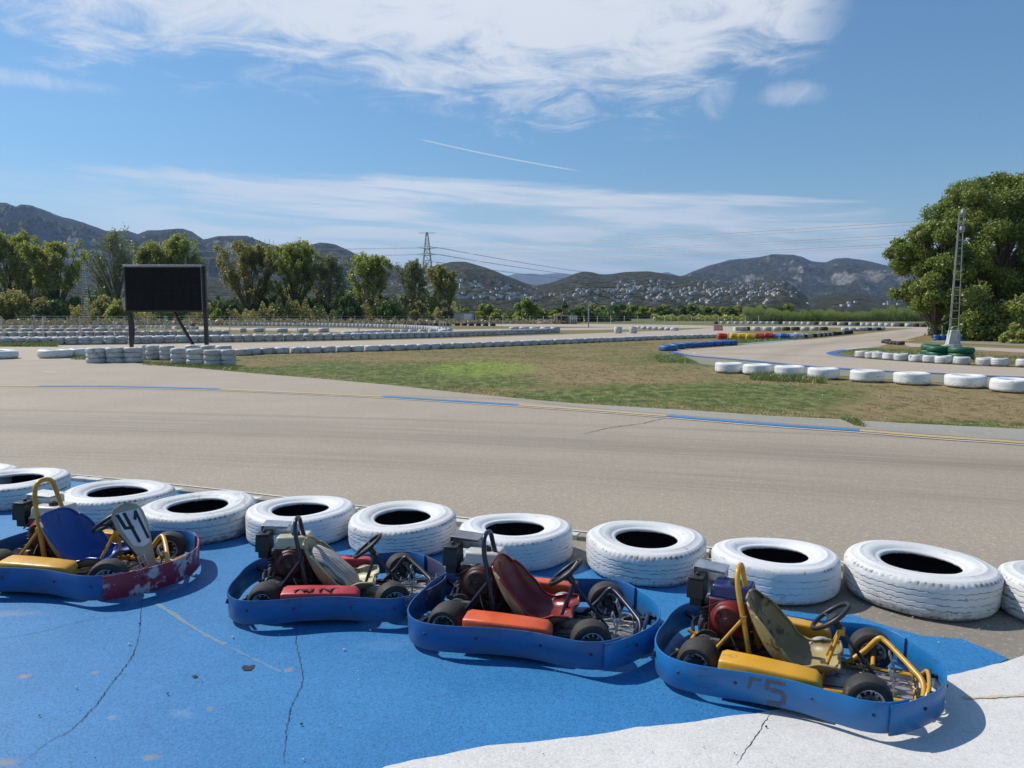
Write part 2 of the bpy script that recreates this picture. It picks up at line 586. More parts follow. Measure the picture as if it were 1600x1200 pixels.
M['ground'] = ground_mat()
M['asphalt'] = asphalt_mat('asphalt_fore', (0.44, 0.375, 0.288), (0.39, 0.332, 0.258),
                           [stk((-300, 650), (1900, 745), 0.9, 1.7, 0.5), stk((-200, 700), (1700, 790), 0.6, 1.5, 0.45), stk((0, 641), (1600, 692), 0.4, 0.25, 0.55),
                            stk((700, 690), (1700, 735), 0.1, 0.8, 0.55), stk((-200, 600), (900, 628), 0.3, 0.5, 0.5)])
M['asphalt_far'] = asphalt_mat('asphalt_far', (0.50, 0.42, 0.32), (0.44, 0.365, 0.28),
                               [stk((1080, 552), (1700, 580), 2.2, 1.3, 0.45), stk((1150, 545), (1420, 522), -2.0, 1.6, 0.5), stk((1240, 548), (1440, 520), 1.5, 1.2, 0.5)])
M['concrete'] = asphalt_mat('concrete_apron', (0.40, 0.38, 0.32), (0.30, 0.29, 0.24))
M['verge'] = asphalt_mat('verge_concrete', (0.25, 0.25, 0.17), (0.32, 0.29, 0.22))
M['dirty'] = asphalt_mat('dirty_concrete', (0.44, 0.39, 0.32), (0.27, 0.235, 0.19), bump=0.012)


def paint_mat(name, c1, c2, worn, amt=0.3, bump=0.001, sc=1.2, spots=None, sp=0.75):
    m_, t = new_mat(name)
    pos = t.n('ShaderNodeNewGeometry').outputs['Position']
    x, y, z = t.xyz(pos)
    g1 = t.noise(pos, 75.0, 5, 0.85)
    g2 = t.noise(pos, sc, 6, 0.6)
    g3 = t.noise(pos, 6.0, 7, 0.75)
    g4 = t.n('ShaderNodeTexVoronoi', None, Vector=pos, Scale=70.0).outputs['Distance']
    col = t.mix(t.ss(g2, 0.3, 0.7), c1, c2)
    col = t.mix(t.m('MULTIPLY', t.ss(g1, 0.535, 0.60), 0.65), col, tuple(min(1, k * 1.15 + 0.015) for k in c1))
    col = t.mix(t.m('MULTIPLY', t.ss(g1, 0.475, 0.40), sp), col, tuple(k * 0.5 for k in c2))
    g5 = t.noise(pos, 26.0, 5, 0.85)
    col = t.mix(t.m('MULTIPLY', t.ss(g5, 0.55, 0.62), 0.28), col, tuple(min(1, k * 1.2 + 0.02) for k in c1))
    col = t.mix(t.m('MULTIPLY', t.ss(g5, 0.45, 0.38), 0.30), col, tuple(k * 0.6 for k in c2))
    wr = t.m('MULTIPLY', t.ss(t.m('ADD', t.m('MULTIPLY', g3, 0.6), t.m('MULTIPLY', g2, 0.4)), 0.62, 0.72), amt)
    col = t.mix(wr, col, worn)
    for (px, py, rx, ry, c, a) in (spots or []):
        cx, cy, ex, ey = ell(px, py, rx, ry)
        ux = t.m('DIVIDE', t.m('SUBTRACT', x, cx), ex); uy = t.m('DIVIDE', t.m('SUBTRACT', y, cy), ey)
        r = t.m('ADD', t.m('SQRT', t.m('ADD', t.m('MULTIPLY', ux, ux), t.m('MULTIPLY', uy, uy))), t.m('MULTIPLY', t.m('SUBTRACT', g3, 0.5), 4.0))
        col = t.mix(t.ss(r, 1.1, 0.1, 0.0, a * 0.8), col, c)
    b = t.n('ShaderNodeBsdfPrincipled', None, Base_Color=col, Roughness=t.m('MULTIPLY_ADD', g3, 0.3, 0.42))
    b.inputs['Specular IOR Level'].default_value = 0.4
    bn = t.n('ShaderNodeBump', None, Height=t.m('ADD', t.m('MULTIPLY', g4, 0.8), g1), Distance=bump, Strength=0.8)
    t.set(b.inputs['Normal'], bn)
    t.n('ShaderNodeOutputMaterial', None, Surface=b)
    return m_


tan = (0.30, 0.24, 0.17)
M['blue_ground'] = paint_mat('blue_ground_paint', (0.032, 0.205, 0.45), (0.022, 0.168, 0.39), (0.22, 0.32, 0.5), 0.45, spots=[
    (37, 1059, 14, 6, tan, 0.9), (148, 1054, 10, 4, tan, 0.6), (174, 1123, 12, 6, (0.35, 0.33, 0.35), 0.6), (283, 1117, 24, 10, (0.22, 0.33, 0.42), 0.4),
    (450, 1050, 9, 4, tan, 0.8), (328, 1110, 8, 4, tan, 0.6), (234, 1187, 20, 9, tan, 0.7), (10, 1195, 30, 9, tan, 0.7), (10, 962, 60, 8, (0.3, 0.34, 0.38), 0.4),
    (600, 1010, 60, 14, (0.2, 0.33, 0.47), 0.2), (305, 1060, 9, 5, (0.03, 0.05, 0.1), 0.5)])
M['white_ground'] = paint_mat('white_ground_paint', (0.70, 0.68, 0.64), (0.62, 0.60, 0.56), (0.42, 0.38, 0.32), 0.55, sc=2.0, sp=0.32)
M['blue_line'] = paint_mat('blue_line_paint', (0.05, 0.22, 0.46), (0.045, 0.19, 0.4), (0.3, 0.3, 0.3), 0.9)
M['deep_blue_line'] = paint_mat('deep_blue_line_paint', (0.05, 0.12, 0.36), (0.06, 0.13, 0.33), (0.2, 0.22, 0.3), 0.5)
M['yellow_line'] = paint_mat('yellow_line_paint', (0.55, 0.40, 0.17), (0.48, 0.37, 0.2), (0.38, 0.33, 0.27), 1.0)
M['white_line'] = paint_mat('white_line_paint', (0.68, 0.66, 0.6), (0.55, 0.52, 0.46), (0.38, 0.33, 0.27), 1.0)
M['turq_line'] = paint_mat('turquoise_line_paint', (0.12, 0.30, 0.27), (0.16, 0.30, 0.25), (0.2, 0.25, 0.15), 1.0)
M['crack'] = pm('crack_shadow', (0.03, 0.03, 0.035), (0.05, 0.05, 0.06), rough=0.95)


def sheet(name, pix, z, mat, world=False, jag=0.0):
    pts = [Vector((p[0], p[1], 0)) for p in pix] if world else [G(*p) for p in pix]
    if jag:
        q = []
        for i, a in enumerate(pts):
            b = pts[(i + 1) % len(pts)]
            L = (b - a).length
            k = max(1, min(60, int(L / 0.06)))
            nrm = Vector((-(b - a).y, (b - a).x, 0)).normalized()
            for j in range(k):
                p = a.lerp(b, j / k)
                q.append(p + nrm * (noise.noise(p * 4) * jag + noise.noise(p * 19) * jag * 0.5))
        pts = q
    pts = [Vector((p.x, p.y, z)) for p in pts]
    tri = [tuple(t) for t in tessellate_polygon([pts])]
    a, b, c = (pts[i] for i in tri[0])
    me = bpy.data.meshes.new(name)
    fs = []
    for t3 in tri:
        a, b, c = (pts[i] for i in t3)
        fs.append(t3 if (b - a).cross(c - a).z > 0 else t3[::-1])
    me.from_pydata([tuple(p) for p in pts], [], fs)
    me.materials.append(mat)
    me.update()
    o = link(name, me)
    o['kind'] = 'structure'
    return o


def strip(name, pix, width, z, mat, world=False, jag=0.0, sm=6, taper=False, parent=None):
    """a band of given width (m) along a line measured in the photograph"""
    pts = crom([G(*p) for p in pix] if not world else [Vector(p) for p in pix], sm)
    vs = []; N = len(pts)
    for i, p in enumerate(pts):
        t = (pts[min(N - 1, i + 1)] - pts[max(0, i - 1)]).normalized()
        n_ = Vector((-t.y, t.x, 0))
        if jag: p = p + n_ * (random.uniform(-1, 1) * jag)
        k = width / 2 * ((1 - abs(2 * i / (N - 1) - 1) ** 3 * 0.8) if taper else 1) * (random.uniform(0.5, 1.4) if jag else 1)
        vs += [(p.x + n_.x * k, p.y + n_.y * k, z), (p.x - n_.x * k, p.y - n_.y * k, z)]
    me = bpy.data.meshes.new(name)
    me.from_pydata(vs, [], [(2 * i, 2 * i + 1, 2 * i + 3, 2 * i + 2) for i in range(N - 1)])
    me.materials.append(mat)
    me.update()
    o = link(name, me, parent)
    o['kind'] = 'structure'
    return o


def ground_sheet():
    xs = [-30000, -3000, -300, -60, 60, 300, 3000, 30000]
    ys = [-3000, -100, 0, 60, 300, 3000, 30000]
    mb = MB()
    for i in range(len(xs) - 1):
        for j in range(len(ys) - 1):
            mb.add([(xs[i], ys[j], 0), (xs[i + 1], ys[j], 0), (xs[i + 1], ys[j + 1], 0), (xs[i], ys[j + 1], 0)], [(0, 1, 2, 3)])
    o = mb.build('ground', M['ground'], ang=0)
    o['kind'] = 'structure'


ground_sheet()
GRASS_EDGE = [(215, 568), (300, 575), (400, 584), (500, 592), (600, 601), (700, 612), (800, 622), (900, 631), (1000, 637), (1100, 643), (1200, 650), (1320, 656), (1400, 661), (1500, 666), (1600, 671), (2400, 712)]
KERB_NEAR = [(-700, 700), (0, 738), (160, 753), (285, 768), (560, 800), (905, 839), (1110, 866), (1310, 886), (1600, 907), (2100, 950)]
sheet('track', KERB_NEAR + GRASS_EDGE[::-1] + [(205, 562), (-400, 562)], 0.008, M['asphalt'], jag=0)
sheet('track', [(-400, 541), (0, 540.5), (200, 538.5), (420, 535.5), (560, 532.5), (700, 529), (873, 523), (960, 519.5), (1060, 516), (1150, 509.5), (1300, 509.5), (1470, 511.5), (1600, 512),
                (1600, 515.5), (1440, 513.2), (1250, 511.3), (1190, 512), (1130, 523), (1000, 530), (900, 534.5), (800, 539), (700, 543), (620, 546), (520, 549), (400, 552), (372, 555), (203, 560), (199, 566), (-400, 566)], 0.004, M['asphalt_far'])
RT_OUT = [(2300, 615), (1600, 590.7), (1487, 585.5), (1375, 580.6), (1262, 573), (1150, 562.5), (1081, 556.5), (1052, 551.5), (1052, 548)]
sheet('track', RT_OUT + [(1150, 540.5), (1232, 532), (1270, 530), (1319, 525.5), (1360, 520.6), (1409, 515), (1430, 513.2), (1475, 512.6), (1470, 518), (1450, 522.5), (1431, 527), (1412, 532), (1375, 541), (1340, 543.8), (1319, 546), (1300, 551), (1298, 553), (1312, 556.5), (1349, 560.5),
                        (1431, 566.5), (1525, 572.5), (1600, 575), (2300, 598)], 0.008, M['asphalt_far'])
sheet('path', [(1395, 537.5), (1431, 542), (1520, 547), (1600, 551.5), (2300, 580), (2300, 570), (1600, 545.5), (1500, 541.5), (1412, 535.5)], 0.012, M['asphalt_far'])
sheet('path', [(1440, 534.5), (1600, 541), (2300, 560), (2300, 553), (1600, 536.5), (1465, 532)], 0.012, M['verge'])
# far roads of the circuit, seen as thin pale bands
sheet('track', [(380, 512.5), (540, 513), (620, 515), (660, 518), (665, 521), (600, 523), (530, 524.5), (560, 521), (500, 517.5), (330, 515.2), (230, 513), (230, 510), (300, 510)], 0.006, M['asphalt_far'])
sheet('track', [(-300, 531.5), (0, 530.5), (200, 529.5), (400, 528), (520, 525.5), (520, 524.5), (380, 525.5), (200, 526.5), (-300, 528)], 0.005, M['asphalt_far'])
sheet('track', [(712, 505), (800, 506), (960, 506.5), (1080, 508), (1170, 511), (1060, 513), (1000, 514.5), (900, 516), (800, 516.6), (700, 518), (700, 515), (860, 513), (980, 511), (800, 510), (705, 508.5)], 0.006, M['asphalt_far'])
sheet('path', [(560, 501), (700, 502.3), (900, 504), (700, 503.5), (560, 502.2)], 0.006, M['asphalt_far'])

# painted edge of the foreground track: blue / yellow blocks with a white line before them
LINE = [(-300, 606), (0, 604.3), (60, 604), (170, 604.3), (340, 608.5), (480, 615), (600, 620.5), (800, 633), (910, 640.5), (1045, 651), (1200, 664), (1340, 673.5), (1470, 684), (1600, 693), (2100, 735)]


def sub(line, x0, x1):
    def yy(x):
        for (ax, ay), (bx, by) in zip(line, line[1:]):
            if ax <= x <= bx: return ay + (by - ay) * (x - ax) / (bx - ax)
    mids = [p for p in line if x0 + 14 < p[0] < x1 - 14]
    return [(x0, yy(x0))] + mids + [(x1, yy(x1))]


for x0, x1, k in [(-300, 60, 'yellow_line'), (60, 342, 'blue_line'), (342, 597, 'yellow_line'), (597, 808, 'blue_line'), (808, 1042, 'yellow_line'), (1042, 1342, 'blue_line'), (1342, 2100, 'yellow_line')]:
    strip('painted_kerb_block', sub(LINE, x0 + 1.5, x1), 0.24, 0.0175, M[k])
strip('white_edge_line', [(a, b + 3.2 * (b - 489) / 160) for a, b in LINE], 0.06, 0.0225, M['white_line'])
AP = [(760, 621.5), (910, 634.5), (1000, 638.5), (1100, 644.5), (1200, 651.5), (1320, 657.5), (1400, 662), (1500, 667), (1600, 672), (2300, 710), (2300, 745), (1600, 690), (1470, 681), (1340, 670.5), (1200, 661), (1045, 648), (910, 637.5)]
sheet('concrete_apron', AP, 0.012, M['concrete'], jag=0.02)
# right hand circuit: painted blue kerb, apron, island kerbs
strip('blue_kerb', [(1049, 550), (1060, 552.5), (1081, 556.3), (1150, 562.3), (1262, 572.8), (1375, 580.4), (1487, 585.3), (1600, 590.5), (2200, 610)], 0.42, 0.02, M['deep_blue_line'])
strip('white_edge_line', [(1084, 551.5), (1092, 554.5), (1150, 560.3), (1262, 571), (1375, 578.8), (1487, 583.8), (1600, 588.8), (2200, 608)], 0.07, 0.024, M['white_line'])
sheet('concrete_apron', [(1022, 557), (1049, 551), (1150, 563), (1262, 573.5), (1375, 581), (1600, 591), (2200, 612), (2200, 630), (1600, 603), (1500, 600), (1380, 592), (1250, 583), (1150, 576), (1094, 568.5)], 0.006, M['verge'], jag=0.05)
strip('blue_kerb', [(1332, 558), (1312, 556), (1300, 553), (1303, 550.5), (1320, 547)], 0.5, 0.012, M['deep_blue_line'])
strip('white_edge_line', [(1320, 546.6), (1345, 544), (1375, 542.3)], 0.3, 0.014, M['white_line'])
strip('turquoise_kerb', [(1157, 538.5), (1195, 535), (1232, 531)], 0.9, 0.012, M['turq_line'])
strip('turquoise_kerb', [(1349, 544.2), (1390, 544.4)], 0.35, 0.016, M['turq_line'])
strip('yellow_kerb', [(1412, 532.5), (1425, 531.5)], 0.7, 0.014, M['yellow_line'])
strip('yellow_kerb', [(1418, 541), (1432, 542.5)], 0.6, 0.016, M['yellow_line'])
strip('white_mark', [(69, 581.2), (88, 582)], 0.16, 0.012, M['white_line'])
strip('white_mark', [(93, 581.8), (98, 582)], 0.12, 0.012, M['white_line'])

# near ground: dirty concrete under everything, blue and white paint on top
NEARB = [(-700, 700.5), (0, 738.5), (160, 753.5), (285, 768.5), (560, 800.5), (905, 839.5), (1110, 866.5), (1310, 886.5), (1600, 907.5), (2100, 950.5)]
sheet('paddock_ground', [ga(*p) for p in NEARB] + [(6, 2.0), (8, -3), (-8, -3), (-9, 4)], 0.006, M['dirty'], world=True)
BLUE = [(-700, 712), (0, 744), (130, 754), (290, 772), (560, 824), (905, 882), (960, 896), (1080, 918), (1130, 940), (1200, 955), (1330, 962), (1400, 985), (1440, 995), (1500, 1000), (1560, 1024), (1576, 1032), (1475, 1080), (1300, 1114), (1180, 1135), (1050, 1153), (900, 1172), (760, 1190), (600, 1220)]
sheet('blue_painted_ground', [ga(*p) for p in BLUE] + [(-1.6, 1.9), (-4, -1), (-8, 1), (-9, 4)], 0.010, M['blue_ground'], world=True, jag=0.022)
WHITE = [(1610, 1022), (1575, 1036), (1475, 1061), (1300, 1096), (1180, 1117), (1050, 1135), (900, 1154), (760, 1170), (600, 1200)]
sheet('white_painted_ground', [ga(*p) for p in WHITE] + [(-1.6, 1.9), (-3, -2), (6, -2), (6, 2.0), (5.5, 4.6)], 0.0125, M['white_ground'], world=True, jag=0.016)
# low concrete kerb between track and tyres
def near_kerb():
    pts = crom([G(*p) for p in [(-300, 722), (0, 741), (160, 755), (285, 771), (560, 803), (905, 843), (1110, 870), (1310, 890), (1600, 911), (2100, 952)]], 6)
    root = empty('track_edge_kerb', (0, 0, 0)); root['kind'] = 'structure'
    seg = []
    L = 0
    for a, b in zip(pts, pts[1:]):
        n_ = max(1, int((b - a).length / 0.5))
        for j in range(n_):
            seg.append((a.lerp(b, j / n_), a.lerp(b, (j + 1) / n_)))
    for i, (a, b) in enumerate(seg):
        d = (b - a); L = d.length; d.normalize()
        rot = Matrix.Rotation(math.atan2(d.y, d.x), 3, 'Z') @ Matrix.Rotation(R(random.uniform(-1, 1)), 3, 'X')
        c = (a + b) / 2
        mb = MB().box((c.x, c.y, 0.022 + random.uniform(-0.004, 0.004)), (L - 0.008, 0.10, 0.06), rot)
        mb.build('kerb_stone', M['white_line'] if i % 3 else M['concrete'], root, bevel=0.008)


near_kerb()
strip('white_edge_line', [(-300, 712), (0, 733), (285, 760), (560, 792), (905, 832), (1110, 858), (1310, 880), (1600, 899), (2100, 940)], 0.035, 0.016, M['white_line'])
# faded yellow guide line
strip('faded_yellow_line', [(245, 946), (280, 968), (318, 992), (352, 1010)], 0.030, 0.0112, paint_mat('faded_yellow', (0.20, 0.26, 0.27), (0.10, 0.24, 0.38), (0.034, 0.2, 0.44), 1.0, sc=5.0), jag=0.004)
strip('faded_yellow_line', [(360, 1014), (400, 1034), (440, 1053)], 0.022, 0.0112, paint_mat('very_faded_yellow', (0.11, 0.24, 0.40), (0.07, 0.22, 0.42), (0.034, 0.2, 0.44), 1.0, sc=5.0), jag=0.005)
strip('faded_yellow_line', [(1505, 1095), (1560, 1093), (1610, 1090), (1700, 1085)], 0.022, 0.0165, paint_mat('faded_yellow_on_white', (0.60, 0.48, 0.28), (0.66, 0.58, 0.44), (0.68, 0.66, 0.62), 1.0, sc=5.0), jag=0.003)
# cracks
for pts, wd in [([(30, 1200), (80, 1160), (110, 1145), (150, 1105), (175, 1070), (205, 1030), (218, 990), (221, 945), (230, 930)], 0.0038),
                ([(0, 1001), (60, 991), (130, 973), (218, 960)], 0.003),
                ([(443, 1200), (447, 1150), (455, 1110), (472, 1070), (470, 1040), (462, 1000), (467, 965)], 0.004),
                ([(1150, 1200), (1180, 1155), (1207, 1114)], 0.0035), ([(300, 907), (345, 908)], 0.003),
                ([(912, 679), (960, 668), (1000, 663), (1045, 653)], 0.02)]:
    strip('crack', pts, wd, 0.0142 if wd < 0.01 else 0.0125, M['crack'], jag=0.004 if wd < 0.01 else 0.02, sm=14, taper=True)
sheet('hole', [(377, 1047), (381, 1043), (390, 1044), (398, 1042), (396, 1047), (391, 1051), (381, 1051)], 0.0145, M['crack'], jag=0.004)
sheet('hole', [(300, 1060), (306, 1058), (310, 1061), (304, 1063)], 0.0145, M['crack'])


# ---------------------------------------------------------------- hills and mountains
def mountain_mat(name, scrub, scrub2, rock, rock2, rs, thr, sc):
    m_, t = new_mat(name)
    ge = t.n('ShaderNodeNewGeometry')
    pos = ge.outputs['Position']
    x, y, z = t.xyz(pos)
    nx, ny, nz = t.xyz(ge.outputs['Normal'])
    st = t.vec(x, y, t.m('MULTIPLY', z, 2.5))
    n1 = t.noise(st, sc, 8, 0.7)
    n2 = t.noise(pos, sc * 9, 5, 0.7)
    n3 = t.noise(st, sc * 0.3, 4, 0.6)
    g = t.mix(t.ss(n2, 0.42, 0.60), scrub, scrub2)
    rk = t.mix(t.ss(n2, 0.42, 0.58), rock, rock2)
    f = t.m('ADD', t.m('MULTIPLY', t.m('SUBTRACT', 0.85, nz), rs), t.m('ADD', t.m('SUBTRACT', n1, 0.5), t.m('MULTIPLY', t.m('SUBTRACT', n3, 0.5), 0.8)))
    col = t.mix(t.ss(f, thr, thr + 0.22), g, rk)
    b = t.n('ShaderNodeBsdfDiffuse', None, Color=col)
    bn = t.n('ShaderNodeBump', None, Height=t.m('ADD', n1, t.m('MULTIPLY', n2, 0.25)), Distance=60.0, Strength=1.0)
    t.set(b.inputs['Normal'], bn)
    t.n('ShaderNodeOutputMaterial', None, Surface=b)
    return m_


def mountain(name, prof, d0, d1, mat, step=2.0, rows=44, amp=0.13, nsc=1 / 300., power=1.02, seed=0.0, rough=0.012, ridge_amp=0.0025):
    xs = np.arange(prof[0][0], prof[-1][0] + 0.1, step)
    ys = np.interp(xs, [p[0] for p in prof], [p[1] for p in prof])
    vs = []
    for px, py in zip(xs, ys):
        top = P(px, py, d1)
        zt = max(top.z, 1.0)
        q = top.x / top.y
        for j in range(rows + 4):
            t = j / rows
            if t <= 1:
                d = d0 + (d1 - d0) * t
                z = zt * (t ** power)
                p = Vector((q * d, d, 0))
                e = Vector((p.x * nsc + seed, p.y * nsc * 0.6, seed))
                rn = noise.ridged_multi_fractal(e, 1.0, 2.1, 5, 1.0, 2.0) - 1.1
                f2 = noise.fractal(e * 7, 0.8, 2.2, 5)
                k = math.sin(math.pi * min(1, t ** 0.8)) if t < 1 else 0
                z += zt * (amp * rn * k * (1 - min(1, t) ** 5) + rough * f2 * (0.3 + t) * max(0, 1 - t ** 2.2) + (0.006 * zt * noise.fractal(Vector((p.x / 90., seed, 0)), 0.9, 2.2, 4) * t ** 3) / zt) + zt * ridge_amp * f2 * t
                vs.append((p.x, d, z - (8 if j == 0 else 0)))
            else:
                d = d1 + (d1 - d0) * (t - 1) * 2.5
                vs.append((q * d, d, zt * (1 - (t - 1) * 6)))
    R_ = rows + 4
    n = len(xs)
    i = np.arange(n - 1)[:, None] * R_; j = np.arange(R_ - 1)[None, :]
    a = (i + j).ravel()
    quads = np.stack([a, a + R_, a + R_ + 1, a + 1], 1)
    me = np_mesh(name, np.array(vs), quads=quads, mat=mat, smooth=True)
    o = link(name, me)
    o['kind'] = 'structure'
    return o, BVHTree.FromPolygons([Vector(v) for v in vs], [tuple(q) for q in quads.tolist()])


scrub = (0.026, 0.036, 0.02); scrub2 = (0.16, 0.15, 0.10)
M['mt_left'] = mountain_mat('mountain_left', scrub, (0.06, 0.065, 0.045), (0.30, 0.29, 0.27), (0.15, 0.15, 0.145), 1.1, -0.02, 1 / 140.)
M['mt_mid'] = mountain_mat('hill_scrub', scrub, scrub2, (0.2, 0.17, 0.12), (0.12, 0.11, 0.08), 0.2, 0.30, 1 / 110.)
M['mt_right'] = mountain_mat('mountain_right', (0.03, 0.036, 0.022), (0.075, 0.075, 0.05), (0.30, 0.285, 0.26), (0.15, 0.145, 0.13), 1.1, -0.02, 1 / 260.)
M['mt_far'] = mountain_mat('mountain_far', scrub, scrub2, (0.12, 0.12, 0.11), (0.1, 0.1, 0.1), 0.3, 0.4, 1 / 500.)
LEFT = [(-500, 330), (-300, 318), (-120, 322), (-40, 316), (0, 316), (10, 317), (25, 323), (32, 320), (50, 321), (75, 330), (100, 340), (130, 347), (160, 359), (175, 362), (200, 360), (215, 366), (230, 360), (250, 359), (285, 357), (300, 362), (318, 374), (340, 369), (385, 368), (410, 378),
        (440, 387), (470, 386), (480, 385), (492, 381), (500, 379), (512, 380), (525, 382), (545, 391), (560, 399), (590, 406), (620, 416), (660, 425), (700, 433), (780, 450), (840, 470)]
_, bvh_l = mountain('mountain', LEFT, 1500, 4600, M['mt_left'], nsc=1 / 420., amp=0.26, seed=3.1, rough=0.045, rows=90)
_, bvh_a = mountain('hill', [(520, 470), (600, 440), (660, 420), (690, 413), (705, 409), (715, 408), (728, 409), (745, 414), (765, 420), (790, 430), (805, 436), (822, 443), (850, 449), (900, 452), (960, 462), (1010, 480)], 900, 2700, M['mt_mid'], nsc=1 / 280., amp=0.14, seed=9.0, rough=0.03)
mountain('mountain', [(740, 440), (790, 431), (806, 428), (830, 427.5), (848, 429), (865, 427), (885, 428), (905, 430), (980, 436), (1020, 430), (1036, 426), (1043, 425), (1052, 428), (1090, 440)], 9000, 14000, M['mt_far'], nsc=1 / 2500., amp=0.08, seed=5.0, rows=16)
_, bvh_b = mountain('hill', [(760, 470), (800, 456), (830, 447), (860, 442), (880, 435), (900, 427), (912, 424), (925, 425), (938, 429), (958, 428), (975, 425), (1000, 424), (1012, 423.5), (1030, 426), (1060, 431), (1085, 432), (1110, 438), (1135, 441), (1175, 440), (1200, 436), (1225, 437), (1245, 450), (1268, 470), (1300, 481), (1380, 486)], 900, 2600, M['mt_mid'], nsc=1 / 280., amp=0.14, seed=1.7, rough=0.03)
mountain('mountain', [(1000, 470), (1050, 436), (1072, 429), (1080, 425), (1110, 414), (1120, 412), (1140, 406), (1165, 404), (1185, 402), (1200, 399), (1212, 397), (1240, 398), (1255, 402), (1268, 408), (1290, 410), (1305, 404), (1325, 403), (1345, 406), (1362, 409), (1400, 418), (1450, 430), (1500, 444), (1600, 455), (1750, 450), (1900, 445), (2100, 460)], 2400, 6000, M['mt_right'], nsc=1 / 560., amp=0.27, seed=7.7, rough=0.06, rows=110)
_, bvh_c = mountain('hill', [(1180, 486), (1240, 474), (1280, 462), (1310, 457), (1340, 458), (1380, 466), (1430, 472), (1500, 474), (1700, 470), (1900, 476)], 900, 2300, M['mt_mid'], nsc=1 / 400., amp=0.08, seed=2.2)
mountain('hill', [(-500, 430), (-300, 420), (-100, 425), (50, 420), (200, 432), (330, 425), (450, 440), (600, 452), (700, 470), (760, 482)], 900, 2600, M['mt_mid'], nsc=1 / 500., amp=0.12, seed=12.2)


# houses on the slopes: each a pale cube villa with a roof storey
def house_mesh(k):
    rnd = random.Random(k)
    mb = MB()
    w_, d_, h_ = rnd.uniform(9, 15), rnd.uniform(8, 11), rnd.uniform(4.5, 7)
    mb.box((0, 0, h_ / 2 - 1.5), (w_, d_, h_ + 3), mi=0)
    if k % 2:
        x0, x1, y0, y1 = -w_ / 2 - .5, w_ / 2 + .5, -d_ / 2 - .5, d_ / 2 + .5
        z = h_ + 0.01
        mb.add([(x0, y0, z), (x1, y0, z), (x1, y1, z), (x0, y1, z), (x0 + 3, 0, z + 2.2), (x1 - 3, 0, z + 2.2)], [(0, 1, 5, 4), (1, 2, 5), (2, 3, 4, 5), (3, 0, 4), (3, 2, 1, 0)], 1)
    else:
        mb.box((w_ * .2, 0, h_ + 1.3), (w_ * .5, d_ * .7, 2.58), mi=0)
    for i in range(3):
        mb.box((-w_ * .3 + i * w_ * .3, -d_ / 2 - 0.02, h_ * .45), (1.6, .1, 1.8), mi=2)
    mb.box((w_ * .55, -1, .5), (w_ * .35, d_ * .6, 4), mi=0)
    return mb.mesh('villa', [M['villa_wall'] if k % 3 else M['villa_cream'], M['villa_roof'], M['villa_glass']], 0)


M['villa_wall'] = pm('villa_wall', (0.6, 0.59, 0.57), (0.48, 0.47, 0.46), rough=0.9, obj=False, scale=0.3)
M['villa_cream'] = pm('villa_cream', (0.6, 0.55, 0.48), (0.5, 0.45, 0.4), rough=0.9, obj=False, scale=0.3)
M['villa_roof'] = pm('villa_roof', (0.30, 0.22, 0.17), (0.24, 0.17, 0.13), rough=0.9, obj=False, scale=0.3)
M['villa_glass'] = pm('villa_glass', (0.05, 0.06, 0.08), rough=0.2)
HM = [house_mesh(k) for k in range(6)]
hr = random.Random(11)
spots = []


def slope_spot(b, px, py):
    d = ray(px, py).normalized()
    hit, nn, ix, ds = b.ray_cast(Vector((0, 0, H)), d)
    return hit


def scatter(b, region, n, minsep=3.0):
    got = 0; tries = 0
    while got < n and tries < n * 30:
        tries += 1
        x0, x1, y0, y1 = region(hr)
        px, py = hr.uniform(x0, x1), hr.uniform(y0, y1)
        if noise.noise(Vector((px / 30, py / 9, 4.0))) < -0.22: continue
        if any(abs(px - a) < minsep and abs(py - c) < minsep * 0.45 for a, c, _ in spots): continue
        h_ = slope_spot(b, px, py)
        if h_ is None: continue
        spots.append((px, py, h_)); got += 1


def band(x0, x1, f0, f1):
    def fn(r):
        x = r.uniform(x0, x1)
        return x, x + 1, f0(x), f1(x)
    return fn


scatter(bvh_b, band(960, 1260, lambda x: 437 + abs(x - 1090) * .03, lambda x: 456 + (x - 960) * .03), 190)
scatter(bvh_b, band(860, 1200, lambda x: 452, lambda x: 476), 110)
scatter(bvh_a, band(700, 900, lambda x: 432 + (x - 700) * .11, lambda x: 468), 110)
scatter(bvh_a, band(590, 720, lambda x: 442, lambda x: 482), 60, 2.5)
scatter(bvh_c, band(1200, 1480, lambda x: 470, lambda x: 480), 14)
for i, (px, py, h_) in enumerate(spots[:290]):
    o = link('villa', HM[i % 6], None, h_ + Vector((0, 0, 0.5)), hr.uniform(-0.6, 0.6))
    o.scale = (hr.uniform(0.26, 0.54),) * 3
    tag(o, 'small pale villa on the scrubby hillside among many others', 'house', 'villas scattered over the hillsides')
for i, (px, py, sz) in enumerate([(117, 379.5, 2.2), (145, 382, 2.0), (109, 393.5, 1.5), (122, 394.5, 1.5), (142, 397, 1.6), (153, 397.5, 1.6), (86, 400, 1.0)]):
    h_ = slope_spot(bvh_l, px, py)
    if h_ is None: continue
    o = link('villa', HM[0 if i % 2 else 4], None, h_, 0.1)
    o.scale = (sz, sz, sz)
    tag(o, ['bright white villa block highest on the left mountain slope', 'white villa block right of the highest one on the left mountain', 'white villa, left one of the lower line on the left mountain', 'white villa, second in the lower line on the left mountain', 'white villa, third in the lower line on the left mountain', 'white villa at the right end of the lower line on the left mountain', 'small white villa low on the left mountain'][i], 'house')
